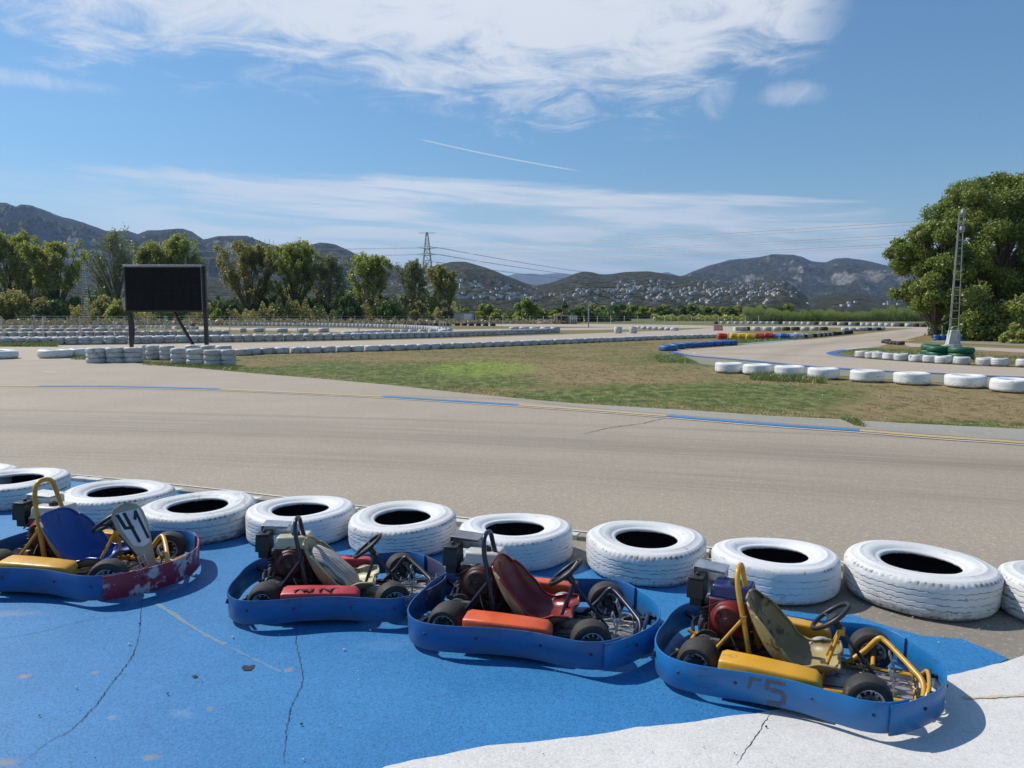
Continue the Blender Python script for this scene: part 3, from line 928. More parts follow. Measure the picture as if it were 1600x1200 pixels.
for i, (px, py) in enumerate([(414, 374), (421, 374), (427, 376)]):
    b0 = P(px, 384, 4560); b1 = P(px, py, 4560)
    o = MB().tube([b0 - Vector((0, 0, 12)), b1], 1.6, 4).build('antenna', M['galv'], ang=60)
    tag(o, ['left', 'middle', 'right'][i] + ' one of three thin antennas on the ridge right of the display board', 'antenna', 'antennas on the ridge')
mbv = MB()
for px, py, h_ in spots[290:]:
    r_ = Matrix.Rotation(hr.uniform(-.6, .6), 3, 'Z')
    mbv.box(h_ + Vector((0, 0, 1)), (5.5, 4.5, 5), r_)
if mbv.v:
    o = mbv.build('villa', M['villa_wall'], ang=0)
    tag(o, 'mass of tiny far villas thinning out down the hillside', 'house', 'villas scattered over the hillsides', 'stuff')
# ---------------------------------------------------------------- trees, hedges, reeds, grass
M['leaf_green'] = leaf_mat('leaf_green', (0.06, 0.10, 0.018), (0.30, 0.33, 0.06), (0.48, 0.46, 0.12), ns=0.25, trans=.62)
M['leaf_olive'] = leaf_mat('leaf_olive', (0.08, 0.10, 0.03), (0.31, 0.29, 0.08), (0.40, 0.32, 0.11), ns=0.25, trans=.55)
M['leaf_grey'] = leaf_mat('leaf_grey', (0.08, 0.10, 0.045), (0.22, 0.24, 0.11), (0.28, 0.27, 0.14), ns=0.25)
M['leaf_dark'] = leaf_mat('leaf_dark', (0.026, 0.052, 0.012), (0.10, 0.155, 0.034), None, ns=0.3, trans=0.25)
M['leaf_lime'] = leaf_mat('leaf_lime', (0.09, 0.15, 0.02), (0.24, 0.31, 0.05), (0.32, 0.36, 0.08), ns=0.2)
M['leaf_plane'] = leaf_mat('leaf_plane', (0.045, 0.08, 0.013), (0.19, 0.24, 0.04), (0.36, 0.36, 0.09), ns=0.5, trans=0.45)
M['reed'] = leaf_mat('reed_leaf', (0.09, 0.14, 0.03), (0.27, 0.32, 0.09), (0.36, 0.34, 0.14), ns=0.1)
M['dry'] = leaf_mat('dry_brush', (0.12, 0.10, 0.06), (0.24, 0.2, 0.12), (0.16, 0.18, 0.07), ns=0.2)
M['grass_leaf'] = leaf_mat('grass_blade', (0.08, 0.12, 0.03), (0.16, 0.19, 0.05), (0.24, 0.24, 0.09), ns=0.6, trans=0.3)


def leaf_quads(cent, size, flat=0.0, rng=RNG):
    n = len(cent)
    nrm = rng.normal(size=(n, 3)); nrm[:, 2] += flat
    nrm /= np.linalg.norm(nrm, axis=1)[:, None] + 1e-9
    a = np.cross(nrm, rng.normal(size=(n, 3))); a /= np.linalg.norm(a, axis=1)[:, None] + 1e-9
    b = np.cross(nrm, a)
    s = (size * rng.uniform(0.55, 1.25, n))[:, None]
    a *= s; b *= s * 0.62
    v = np.stack([cent - a, cent + b - a * 0.1, cent + a, cent - b - a * 0.1], 1).reshape(-1, 3)
    q = np.arange(n * 4).reshape(-1, 4)
    return v, q


def leaf_mesh(name, cl, n, size, mat, shell=0.4, sq=0.85, rng=RNG):
    """cl: clusters (x,y,z,r); leaves gather near the outside of every clump"""
    cl = np.asarray(cl, dtype=float)
    wgt = cl[:, 3] ** 2; wgt /= wgt.sum()
    idx = rng.choice(len(cl), n, p=wgt)
    d = rng.normal(size=(n, 3)); d /= np.linalg.norm(d, axis=1)[:, None]
    r = cl[idx, 3] * (shell + (1 - shell) * rng.uniform(0, 1, n)) * rng.uniform(0.75, 1.18, n)
    p = cl[idx, :3] + d * r[:, None] * np.array([1, 1, sq])
    p = p[p[:, 2] > 0.05]
    v, q = leaf_quads(p, size, 0.4, rng)
    return np_mesh(name, v, quads=q, mat=mat)


def limb_mesh(name, h, limbs, r0, mat, lean=0.0, trunks=1, rnd=random):
    mb = MB()
    for k in range(trunks):
        ox, oy = (rnd.uniform(-.6, .6) * (trunks > 1) for _ in range(2))
        pts = [(ox, oy, -0.2), (ox * 1.2 + lean * .1, oy, h * .25), (ox * 1.6 + lean * .4 + rnd.uniform(-.2, .2), oy * 1.5, h * .55), (ox * 2 + lean, oy * 2, h * .9)]
        mb.tube(pts, [r0, r0 * .8, r0 * .5, r0 * .15], 7)
    for a, b, c, r in limbs:
        mb.tube([a, b, c], [r, r * .6, r * .2], 5)
    return mb.mesh(name, mat, 60)


def poplar(loc, h, w_, n, size, leaf, seed, label, up=0.75, bare=0.15, bark='bark', trunks=1, group=None, name='poplar_tree', sh=0.25):
    rnd = random.Random(seed)
    rng = np.random.default_rng(seed)
    limbs = []; cl = []
    for i in range(44):
        t = (i + rnd.random()) / 44
        z0 = h * (bare + (0.85 - bare) * t)
        a = rnd.uniform(0, 6.283)
        prof = math.sin(math.pi * min(1, (0.18 + 0.82 * t)) ** 0.9) * 0.75 + 0.25
        L = w_ * 0.5 * prof * rnd.uniform(0.7, 1.15)
        e = Vector((math.cos(a) * L, math.sin(a) * L, min(h * .97, z0 + L * up * rnd.uniform(.7, 1.3))))
        m_ = Vector((e.x * .45, e.y * .45, z0 + (e.z - z0) * .35))
        limbs.append(((rnd.uniform(-.3, .3), rnd.uniform(-.3, .3), z0 * .42), m_, e, 0.012 * h * (1 - t * .6)))
        for k in range(5):
            q = m_.lerp(e, 0.25 + k * 0.2)
            r = h * rnd.uniform(.03, .062)
            cl.append((q.x + rnd.uniform(-.5, .5) * r * 2, q.y + rnd.uniform(-.5, .5) * r * 2, q.z + rnd.uniform(-.3, .8) * r, r))
    for k in range(8):
        cl.append((rnd.uniform(-.16, .16) * w_, rnd.uniform(-.1, .1) * w_, h * rnd.uniform(.85, .98), h * .035))
    root = link(name, limb_mesh('trunk', h, limbs, 0.018 * h, M[bark], trunks=trunks, rnd=rnd), None, loc)
    root.data.name = 'trunk'
    tag(root, label, 'tree', group)
    link('crown', leaf_mesh('crown', cl, n, size, M[leaf], shell=sh, sq=1.5, rng=rng), root)
    return root


def shrub_clusters(w_, d_, h_, k, rnd, lift=0.3):
    cl = []
    for _ in range(k):
        a = rnd.uniform(0, 6.283); rr = rnd.random() ** .5
        x = math.cos(a) * rr * w_ / 2 * .8; y = math.sin(a) * rr * d_ / 2 * .8
        zt = h_ * (1 - (rr ** 2) * .55)
        r = h_ * rnd.uniform(.13, .24)
        cl.append((x, y, rnd.uniform(lift, 1) * zt - r * .6, r))
    return cl


def shrub(loc, w_, d_, h_, n, size, leaf, seed, label, name='shrub', cat='shrub', group=None, k=26):
    rnd = random.Random(seed); rng = np.random.default_rng(seed)
    cl = shrub_clusters(w_, d_, h_, k, rnd, 0.1)
    mb = MB()
    for i in range(7):
        a = rnd.uniform(0, 6.28)
        mb.tube([(0, 0, -.1), (math.cos(a) * w_ * .12, math.sin(a) * d_ * .12, h_ * .35), (math.cos(a) * w_ * .3, math.sin(a) * d_ * .3, h_ * .75)], [h_ * .02, h_ * .012, h_ * .005], 5)
    root = link(name, mb.mesh('stem', M['bark'], 60), None, loc)
    tag(root, label, cat, group)
    link('crown', leaf_mesh('crown', cl, n, size, M[leaf], rng=rng), root)
    return root


def at(px, py, dist):
    """ground point in line with px at a given distance"""
    q = P(px, py, dist)
    return Vector((q.x, q.y, 0))


def hgt(py_top, dist):
    return P(800, py_top, dist).z


TREES = [  # px, top y, width px, distance, leaf, n, label, up, bare, bark
    (-62, 378, 120, 190, 'leaf_green', 9000, 'tall green poplar at the far left edge of the tree belt', .8, .1, 'bark'),
    (20, 366, 84, 172, 'leaf_green', 9500, 'tall bright green poplar behind the tyre field, leftmost full crown', .9, .1, 'bark'),
    (92, 380, 88, 168, 'leaf_green', 9500, 'broad bright green poplar just left of the rusty ladder mast', .8, .1, 'bark'),
    (185, 362, 74, 185, 'leaf_grey', 3000, 'thin greyish half bare poplar behind the black display board, left one', .9, .12, 'bark_pale'),
    (247, 380, 60, 175, 'leaf_green', 6000, 'green poplar rising above the left half of the black display board', .9, .15, 'bark'),
    (289, 364, 62, 178, 'leaf_green', 7500, 'full dark green poplar rising above the right half of the black display board', .9, .15, 'bark'),
    (390, 386, 84, 165, 'leaf_olive', 7500, 'wide olive brown poplar right of the black display board', 1.0, .12, 'bark'),
    (459, 384, 78, 165, 'leaf_green', 9000, 'full green poplar, second to the right of the black display board', 1.0, .12, 'bark'),
    (515, 402, 52, 170, 'leaf_grey', 3300, 'narrow grey green poplar with thin foliage between two fuller ones', 1.0, .12, 'bark_pale'),
    (576, 402, 66, 160, 'leaf_green', 5200, 'green poplar with a flat round crown on bare spreading limbs', 1.1, .3, 'bark_pale'),
    (643, 408, 46, 170, 'leaf_grey', 2600, 'thin half bare poplar left of the power pylon', 1.0, .2, 'bark_pale'),
    (693, 417, 48, 165, 'leaf_olive', 3900, 'narrow olive poplar in front of the power pylon, last of the row', 1.0, .12, 'bark_pale'),
]
for i, (px, ty, wp, ds, lf, n, lb, up, bare, bk) in enumerate(TREES):
    poplar(at(px, 500, ds), hgt(ty, ds), wp * ds / F, int(n * 2.7), 0.22, lf, 100 + i, lb, up * 1.5, bare * .35, bk)

# lower trees and shrubs in front of and between the poplars
SHR = [(40, 424, 64, 150, 'leaf_olive', 5200, 'rounded olive tree in front of the leftmost poplars'), (-20, 440, 60, 150, 'leaf_olive', 4000, 'olive shrub cut by the left edge behind the tyre field'),
       (118, 455, 50, 160, 'leaf_dark', 3000, 'dark shrub behind the rusty ladder mast'), (165, 448, 50, 155, 'leaf_olive', 3500, 'olive green shrub just left of the display board'), (85, 462, 50, 150, 'leaf_dark', 3000, 'low dark shrub beneath the broad green poplar'),
       (190, 462, 40, 150, 'leaf_green', 2500, 'green shrub in line with the left post of the display board'), (340, 462, 44, 155, 'leaf_dark', 3000, 'dark green shrub just right of the display board'), (338, 478, 24, 140, 'leaf_lime', 1200, 'small bright palm like shrub right of the display board'),
       (425, 452, 70, 168, 'leaf_dark', 4000, 'dark shrub between the olive brown and full green poplars'), (365, 470, 50, 160, 'leaf_dark', 3000, 'dark shrub under the wide olive brown poplar'), (487, 455, 60, 168, 'leaf_dark', 4000, 'dark shrub under the full green poplar'),
       (545, 456, 44, 150, 'leaf_dark', 4000, 'dense dark green shrub in front of the round crowned poplar'), (612, 467, 46, 148, 'leaf_dark', 4200, 'very dark round shrub left of the thin black pole'), (595, 458, 40, 160, 'leaf_green', 2600, 'green shrub behind the very dark round one'),
       (655, 467, 44, 152, 'leaf_olive', 3200, 'olive shrub right of the thin black pole'), (695, 470, 44, 155, 'leaf_grey', 3000, 'grey green shrub left of the small grey shed'), (270, 470, 60, 150, 'leaf_dark', 3000, 'dark shrub hidden behind the display board'),
       (730, 475, 42, 150, 'leaf_lime', 3000, 'yellow green shrub behind the small grey shed'), (765, 470, 56, 155, 'leaf_green', 4200, 'wide green shrub right of the small grey shed'), (822, 464, 48, 150, 'leaf_lime', 4200, 'tall bright green shrub between the shed and the open shelter'),
       (856, 478, 46, 150, 'leaf_green', 3000, 'green shrub left of the open shelter'), (880, 472, 44, 160, 'leaf_dark', 3000, 'dark shrub behind the open shelter'), (915, 474, 40, 165, 'leaf_dark', 3000, 'dark shrub behind the thin grey pole'),
       (964, 471, 42, 190, 'leaf_dark', 3600, 'dark rounded tree standing above the low orchard hedge')]
for i, (px, ty, wp, ds, lf, n, lb) in enumerate(SHR):
    shrub(at(px, 500, ds), wp * ds / F * 1.1, wp * ds / F * .8, hgt(ty, ds), int(n * 1.9), 0.27, lf, 300 + i, lb)
# dark undergrowth that closes the belt, dry brush at its foot
rg = np.random.default_rng(5)


def mass(name, px0, px1, dist, top, n, size, mat, label, cat, thick=10, seed=5, vert=False):
    """ragged mass of foliage nobody could count"""
    r = np.random.default_rng(seed)
    px = r.uniform(px0, px1, n)
    dd = dist + r.uniform(-thick / 2, thick / 2, n)
    x = (px - 800) / F * dd * 1.0
    hh = np.array([top(p) for p in px]) * (0.75 + 0.25 * np.sin(px * .37) * np.sin(px * .093 + 1))
    z = hh * r.uniform(0, 1, n) ** 0.8
    c = np.stack([x, dd, z + .05], 1)
    if vert:
        hgt_ = size * r.uniform(.5, 1.2, n)
        wv = size * .07
        lean = r.normal(size=(n, 2)) * size * .22
        v = np.stack([c + np.stack([-wv + 0 * x, 0 * x, 0 * x], 1), c + np.stack([wv + 0 * x, 0 * x, 0 * x], 1),
                      c + np.stack([lean[:, 0] + wv, lean[:, 1], hgt_], 1), c + np.stack([lean[:, 0], lean[:, 1], hgt_ * 1.05], 1)], 1).reshape(-1, 3)
        q = np.arange(n * 4).reshape(-1, 4)
    else:
        v, q = leaf_quads(c, size, 0.3, r)
    o = link(name, np_mesh(name, v, quads=q, mat=mat))
    tag(o, label, cat, None, 'stuff')
    return o


mass('undergrowth', -420, 720, 182, lambda p: 7.6 + 1.8 * math.sin(p * .05), 90000, 0.30, M['leaf_dark'], 'dark undergrowth closing the gaps between the poplars', 'undergrowth', 16, 6)
mass('undergrowth', -420, 720, 158, lambda p: 4.6 + 1.6 * math.sin(p * .043 + 1), 70000, 0.19, M['leaf_olive'], 'olive scrub in front of the poplars', 'undergrowth', 10, 16)
mass('dry_brush', -420, 730, 128, lambda p: 1.1, 15000, 0.22, M['dry'], 'dry pale brush along the foot of the tree belt', 'brush', 18, 8)
mass('hedge_bank', 715, 960, 172, lambda p: 2.6, 14000, 0.3, M['leaf_dark'], 'dark hedge base behind the shed and the open shelter', 'hedge', 12, 9)
mass('dry_brush', 700, 900, 140, lambda p: .9, 4000, 0.22, M['dry'], 'dry brush round the shed and the open shelter', 'brush', 10, 10)

# orchard row of small round trees
oc = []
rnd = random.Random(4)
om = []
for k in range(4):
    r2 = random.Random(500 + k)
    om.append(leaf_mesh('crown', shrub_clusters(7.5, 7, 5.6, 22, r2, .3), 3600, 0.30, M['leaf_green' if k % 2 else 'leaf_dark'], rng=np.random.default_rng(60 + k)))
tk = MB().tube([(0, 0, -.1), (.1, 0, .9), (0, .1, 2.6)], [.22, .18, .08], 6).mesh('orchard_tree', M['bark'])
for i in range(36):
    px = 900 + i * 9.3 + rnd.uniform(-2, 2)
    ds = 268 - (px - 900) * .05 + rnd.uniform(-4, 4)
    r_ = link('orchard_tree', tk, None, at(px, 497, ds), rnd.uniform(0, 6))
    r_.scale = (1, 1, rnd.uniform(.82, 1.1) * hgt(477, ds) / 5.0)
    tag(r_, 'small round dark green orchard tree in the long row below the villas', 'tree', 'orchard trees below the hillside')
    link('crown', om[i % 4], r_)
mass('reeds', 1160, 1520, 190, lambda p: 1.9 + .5 * math.sin(p * .06) + .5 * math.sin(p * .023), 60000, 1.15, M['reed'], 'tall pale green reeds beyond the far end of the circuit', 'reeds', 22, 12, vert=True)
mass('reed_bank', 1020, 1560, 196, lambda p: 1.7, 22000, 0.30, M['leaf_green'], 'green scrub mixed in behind the reeds', 'scrub', 14, 13)
mass('hedge_bank', 880, 1240, 262, lambda p: 2.2, 15000, 0.34, M['leaf_dark'], 'dark shaded hedge base under the orchard row', 'hedge', 8, 14)


# big plane tree on the right and its neighbours
def plane_tree(loc, h, w_, n, size, seed, label, leaf='leaf_plane', low=0.18, k=90, trunks=3):
    rnd = random.Random(seed); rng = np.random.default_rng(seed)
    cl = []; limbs = []
    for i in range(int(k * 1.7)):
        a = rnd.uniform(0, 6.283)
        zz = rnd.uniform(low, 1)
        t = (zz - low) / (1 - low)
        prof = (math.sin(math.pi * (0.14 + .80 * t))) ** .6
        rr = w_ / 2 * prof * rnd.uniform(.2, 1.0) ** .6 * (.86 + .2 * math.sin(a * 3 + seed))
        r = h * rnd.uniform(.045, .09)
        p = Vector((math.cos(a) * rr, math.sin(a) * rr, h * zz - r * .5))
        cl.append((p.x, p.y, p.z, r))
        if i % 3 == 0:
            b = Vector((p.x * .3, p.y * .3, max(h * .15, p.z * .5)))
            limbs.append(((0, 0, h * .12), b, p, .014 * h))
    root = link('plane_tree', limb_mesh('trunk', h * .7, limbs, .022 * h, M['bark'], trunks=trunks, rnd=rnd), None, loc)
    tag(root, label, 'tree')
    link('crown', leaf_mesh('crown', cl, n, size, M[leaf], shell=.5, rng=rng), root)


plane_tree(at(1542, 520, 62), hgt(272, 62), 15.0, 150000, .10, 41, 'huge leafy plane tree filling the right edge behind the lighting mast', k=120)
plane_tree(at(1460, 520, 59), hgt(345, 59), 8.2, 60000, .10, 52, 'lower left lobe of the plane trees, drooping towards the mountain', low=.3, k=50, trunks=1)
plane_tree(at(1650, 520, 66), hgt(290, 66), 13, 26000, .13, 63, 'plane tree cut off by the right edge of the photo', k=80)
for i, (px, ty, wp, ds, lf, n, lb) in enumerate([(1522, 432, 46, 55, 'leaf_plane', 6500, 'yellow green young tree right of the lighting mast'), (1575, 445, 60, 54, 'leaf_green', 6000, 'green shrub under the plane tree at the right edge'),
                                                 (1585, 500, 40, 50, 'leaf_green', 2600, 'low green bush at the foot of the trees on the right edge'), (1550, 470, 90, 63, 'leaf_dark', 9000, 'deep dark shrub in the shade under the plane tree'),
                                                 (1480, 470, 50, 66, 'leaf_dark', 5000, 'dark shrub behind the base of the lighting mast'), (1640, 470, 90, 60, 'leaf_dark', 6000, 'dark shrub beyond the right edge'), (1610, 480, 60, 68, 'leaf_dark', 5000, 'dark shrub at the back under the trees on the right')]):
    shrub(at(px, 520, ds), wp * ds / F * 1.2, wp * ds / F, hgt(ty, ds), n, .12, lf, 700 + i, lb)

# grass blades and weeds
def in_poly(x, y, poly):
    c = np.zeros(len(x), bool)
    n = len(poly)
    for i in range(n):
        x0, y0 = poly[i]; x1, y1 = poly[(i + 1) % n]
        cond = ((y0 > y) != (y1 > y))
        with np.errstate(divide='ignore', invalid='ignore'):
            xi = (x1 - x0) * (y - y0) / (y1 - y0 + 1e-12) + x0
        c ^= cond & (x < xi)
    return c


def blades(name, poly_px, n, h_, wd, mat, label, seed, dens=None):
    r = np.random.default_rng(seed)
    poly = [ga(*p) for p in poly_px]
    xs = [p[0] for p in poly]; ys = [p[1] for p in poly]
    x = r.uniform(min(xs), max(xs), n); y = r.uniform(min(ys), max(ys), n)
    k = in_poly(x, y, poly)
    x, y = x[k], y[k]
    if dens is not None:
        kk = np.array([noise.noise(Vector((a * dens, b * dens, seed))) + .12 > r.uniform(-.25, .35) for a, b in zip(x, y)])
        x, y = x[kk], y[kk]
    m_ = len(x)
    a = r.uniform(0, 6.283, m_); hh = h_ * r.uniform(.4, 1.3, m_)
    dx, dy = np.cos(a) * wd, np.sin(a) * wd
    lx, ly = r.normal(size=m_) * hh * .5, r.normal(size=m_) * hh * .5
    v = np.stack([np.stack([x - dx, y - dy, 0 * x], 1), np.stack([x + dx, y + dy, 0 * x], 1), np.stack([x + lx, y + ly, hh], 1)], 1).reshape(-1, 3)
    o = link(name, np_mesh(name, v, tris=np.arange(m_ * 3).reshape(-1, 3), mat=mat))
    tag(o, label, 'grass', None, 'stuff')


INFIELD = GRASS_EDGE[:15] + [(1600, 640), (1500, 612), (1300, 598), (1120, 585), (1030, 560), (1040, 542), (1000, 532), (800, 543), (600, 550), (400, 556), (372, 562), (230, 566)]
EDGE = GRASS_EDGE[:15] + [(1600, 660), (1400, 652), (1200, 642), (1000, 628), (800, 613), (600, 594), (450, 581), (340, 570), (230, 565)]
blades('grass', INFIELD, 80000, .035, .010, M['grass_leaf'], 'short patchy grass of the infield', 21, dens=.5)
blades('grass', EDGE, 60000, .035, .009, M['grass_leaf'], 'greener longer grass fringe along the edge of the track', 22, dens=.35)
blades('grass', [(1180, 583), (1290, 590), (1290, 600), (1170, 594)], 5000, .16, .012, M['grass_leaf'], 'long grass growing round the white tyres right of the middle', 23)
blades('grass', [(1312, 655), (1340, 657), (1352, 668), (1335, 666)], 900, .09, .008, M['grass_leaf'], 'weeds in the gap of the painted kerb on the right', 24)
blades('grass', [(224, 566), (372, 572), (372, 579), (224, 571)], 4500, .13, .011, M['grass_leaf'], 'fresh green grass at the foot of the tyre stacks', 25)
blades('grass', [(1320, 547), (1440, 545), (1600, 555), (1600, 571), (1349, 557)], 16000, .06, .015, M['grass_leaf'], 'grass of the island round the lighting mast', 26, dens=.4)
blades('grass', [(1150, 537), (1270, 529.5), (1140, 528), (1125, 533)], 6000, .12, .02, M['grass_leaf'], 'green grass in front of the coloured barrier blocks', 27)
blades('grass', [(118, 558), (137, 558), (137, 563), (108, 562)], 1200, .12, .012, M['grass_leaf'], 'weeds at the foot of the single white tyres on the left', 28)
blades('grass', [(0, 538), (90, 538.5), (90, 542), (0, 542)], 3000, .25, .03, M['grass_leaf'], 'weeds along the tyre wall on the far left', 29)
blades('grass', [(1022, 556), (1060, 553), (1094, 569), (1030, 566)], 6000, .07, .013, M['grass_leaf'], 'green grass patch beside the first blue tyre', 30)
# ---------------------------------------------------------------- tyres
def tyre_paint(name, white, worn=0.5, dirt=0.3, dirt_col=(0.22, 0.2, 0.16), dark=(0.025, 0.025, 0.027)):
    m_, t = new_mat(name)
    co = t.n('ShaderNodeTexCoord').outputs['Object']
    oi = t.n('ShaderNodeObjectInfo')
    x, y, z = t.xyz(co)
    cv = t.n('ShaderNodeVectorMath', dict(operation='ADD'), i0=co, i1=t.m('MULTIPLY', oi.outputs['Random'], 51.0)).outputs[0]
    st = t.scale(cv, (1, 1, 3.0))
    n1 = t.noise(st, 9.0, 8, 0.72)
    n2 = t.noise(cv, 34.0, 5, 0.75)
    n3 = t.noise(cv, 2.2, 5, 0.6)
    n4 = t.noise(t.scale(cv, (1, 1, 5)), 60.0, 4, 0.8)
    wa = t.n('ShaderNodeAttribute', dict(attribute_name='wear')).outputs['Fac']
    base = t.mix(t.ss(n3, 0.3, 0.7), white, tuple(k * 0.88 for k in white))
    low = t.ss(z, 0.02, -0.13)
    f = t.m('ADD', t.m('MULTIPLY', low, 0.10), t.m('MULTIPLY', n1, 0.6))
    f = t.m('ADD', f, t.m('MULTIPLY', n2, 0.4))
    base = t.mix(t.ss(f, 0.585 - 0.06 * dirt, 0.68, 0.0, min(0.95, 0.75 * dirt + 0.1)), base, dirt_col)
    gr = t.m('MULTIPLY', wa, t.ss(t.m('ADD', t.m('MULTIPLY', n1, 0.7), t.m('MULTIPLY', n4, 0.3)), 0.565 - worn * 0.14, 0.64 - worn * 0.12))
    chip = t.ss(t.m('ADD', t.m('MULTIPLY', n2, 0.5), t.m('MULTIPLY', n1, 0.5)), 0.645 - worn * 0.03, 0.66 - worn * 0.03)
    low2 = t.m('MULTIPLY', chip, t.ss(z, 0.10, 0.05))
    inner = t.ss(wa, 1.5, 1.9)
    dk = t.m('MAXIMUM', t.m('MAXIMUM', t.m('MINIMUM', gr, 1.0), t.m('MULTIPLY', low2, worn)), inner)
    col = t.mix(dk, base, dark)
    b = t.n('ShaderNodeBsdfPrincipled', None, Base_Color=col, Roughness=t.mix(dk, (0.42, 0.42, 0.42), (0.75, 0.75, 0.75)))
    b.inputs['Specular IOR Level'].default_value = 0.4
    bn = t.n('ShaderNodeBump', None, Height=t.m('ADD', t.m('MULTIPLY', n2, 0.6), n4), Distance=0.004, Strength=0.9)
    t.set(b.inputs['Normal'], bn)
    t.n('ShaderNodeOutputMaterial', None, Surface=b)
    return m_


WHITE = (0.80, 0.80, 0.79)
M['tw'] = tyre_paint('white_tyre_paint', WHITE, 0.5, 0.4)
M['tw2'] = tyre_paint('white_tyre_paint_worn', (0.76, 0.76, 0.74), 0.85, 0.75)
M['tw3'] = tyre_paint('white_tyre_paint_grimy', (0.74, 0.75, 0.73), 0.9, 1.25, (0.16, 0.17, 0.12))
M['tfar'] = pm('white_tyre_paint_far', (0.66, 0.66, 0.65), (0.46, 0.46, 0.46), scale=3, rough=.6, dirt=(.2, .19, .17), dscale=5, damt=.35, tint=.5)
M['tblue'] = pm('blue_tyre_paint', (0.03, 0.14, 0.42), (0.025, 0.1, 0.3), scale=3, rough=.5)
M['tgreen'] = pm('green_tyre_paint', (0.012, 0.13, 0.055), (0.012, 0.09, 0.04), scale=3, rough=.5)
M['tblack'] = pm('bare_tyre_rubber', (0.035, 0.034, 0.033), (0.08, 0.075, 0.07), scale=4, rough=.85)


def tyre_big(name, Ro, Hh, hole, seed, mat, nseg=280, ribs=3, notch=1.0, rings=True):
    rnd = random.Random(seed)
    w_ = Hh / .158; s = Ro / .5
    ri = hole
    # (r, z, wear)  top half from the cavity outwards to the tread
    top = [(.455 * s, .0, 2), (.45 * s, .07 * w_, 2), (.40 * s, .112 * w_, 2), (ri + .03, .100 * w_, 2), (ri + .006, .094 * w_, 2), (ri - .004, .100 * w_, 1.2),
           (ri - .006, .112 * w_, 0), (ri + .002, .124 * w_, 0), (ri + .016, .130 * w_, 0), (ri + .026, .128 * w_, 0), (ri + .034, .134 * w_, 0), (ri + .05, .147 * w_, 0),
           (ri + .075, .155 * w_, 0), (.365 * s, .158 * w_, 0), (.39 * s, .157 * w_, 0), (.395 * s, .1595 * w_, 0), (.402 * s, .1595 * w_, 0), (.407 * s, .156 * w_, 0), (.43 * s, .152 * w_, 0), (.452 * s, .145 * w_, 0),
           (.458 * s, .146 * w_, 0), (.466 * s, .141 * w_, .0), (.476 * s, .135 * w_, 0), (.487 * s, .127 * w_, .25), (.494 * s, .116 * w_, .35), (.498 * s, .104 * w_, .1)]
    rows = [(r, z, wv, 'p') for r, z, wv in top]
    zt = .104 * w_
    gz = [(k + 1) / (ribs + 1) * 2 - 1 for k in range(ribs)][::-1]
    for g in gz:
        zc = g * zt
        rows += [(.5 * s, zc + .008, 0, 'z'), (.5 * s, zc + .0024, .3, 'z'), (.4960 * s, zc, 1, 'z'), (.5 * s, zc - .0024, .3, 'z'), (.5 * s, zc - .008, 0, 'z')]
    rows += [(r, -z, wv, 'p') for r, z, wv in top[::-1]]
    N = nseg; K = len(rows)
    th = np.arange(N) * 2 * np.pi / N
    v = np.zeros((K, N, 3)); wr = np.zeros((K, N))
    ph = np.arange(N) % 6
    tri = np.abs(ph - 3) / 1.5 - 1
    ix = [i for i, q in enumerate(rows) if q[3] == 'p']
    sag = 1 + .012 * np.sin(2 * th + rnd.uniform(0, 6)) + .008 * np.sin(3 * th + rnd.uniform(0, 6))
    warp = .008 * np.sin(2 * th + rnd.uniform(0, 6)) + .006 * np.sin(th + rnd.uniform(0, 6))
    for i, (r, z, wv, kind) in enumerate(rows):
        rr = np.full(N, r); zz = np.full(N, z)
        if kind == 'z': zz = zz + tri * .0035
        if kind == 'p' and .485 * s < r < .4965 * s and abs(z) > .11 * w_:
            nt = (np.arange(N) % 4 == 0)
            rr = np.where(nt, rr - .009 * notch, rr)
            wr_extra = np.where(nt, .9, 0)
        else: wr_extra = 0
        dent = np.array([noise.noise(Vector((math.cos(a) * 2 + seed, math.sin(a) * 2, z * 4))) for a in th]) * .012
        rr = (rr + dent * (r > .4 * s)) * sag
        k = r / Ro
        v[i, :, 0] = rr * np.cos(th); v[i, :, 1] = rr * np.sin(th); v[i, :, 2] = zz + warp * (k if z > 0 else 0)
        wr[i] = np.maximum(wv, wr_extra)
    a = (np.arange(K)[:, None] * N + np.arange(N)[None, :])
    b = np.roll(a, -1, 1); c = np.roll(b, -1, 0); d = np.roll(a, -1, 0)
    q = np.stack([a, b, c, d], -1).reshape(-1, 4)
    return np_mesh(name, v.reshape(-1, 3), quads=q[:, ::-1].copy(), mat=mat, smooth=True, attr=wr.ravel())


TV = [dict(ribs=4, notch=.7), dict(ribs=3, notch=0.15), dict(ribs=5, notch=0.5)]
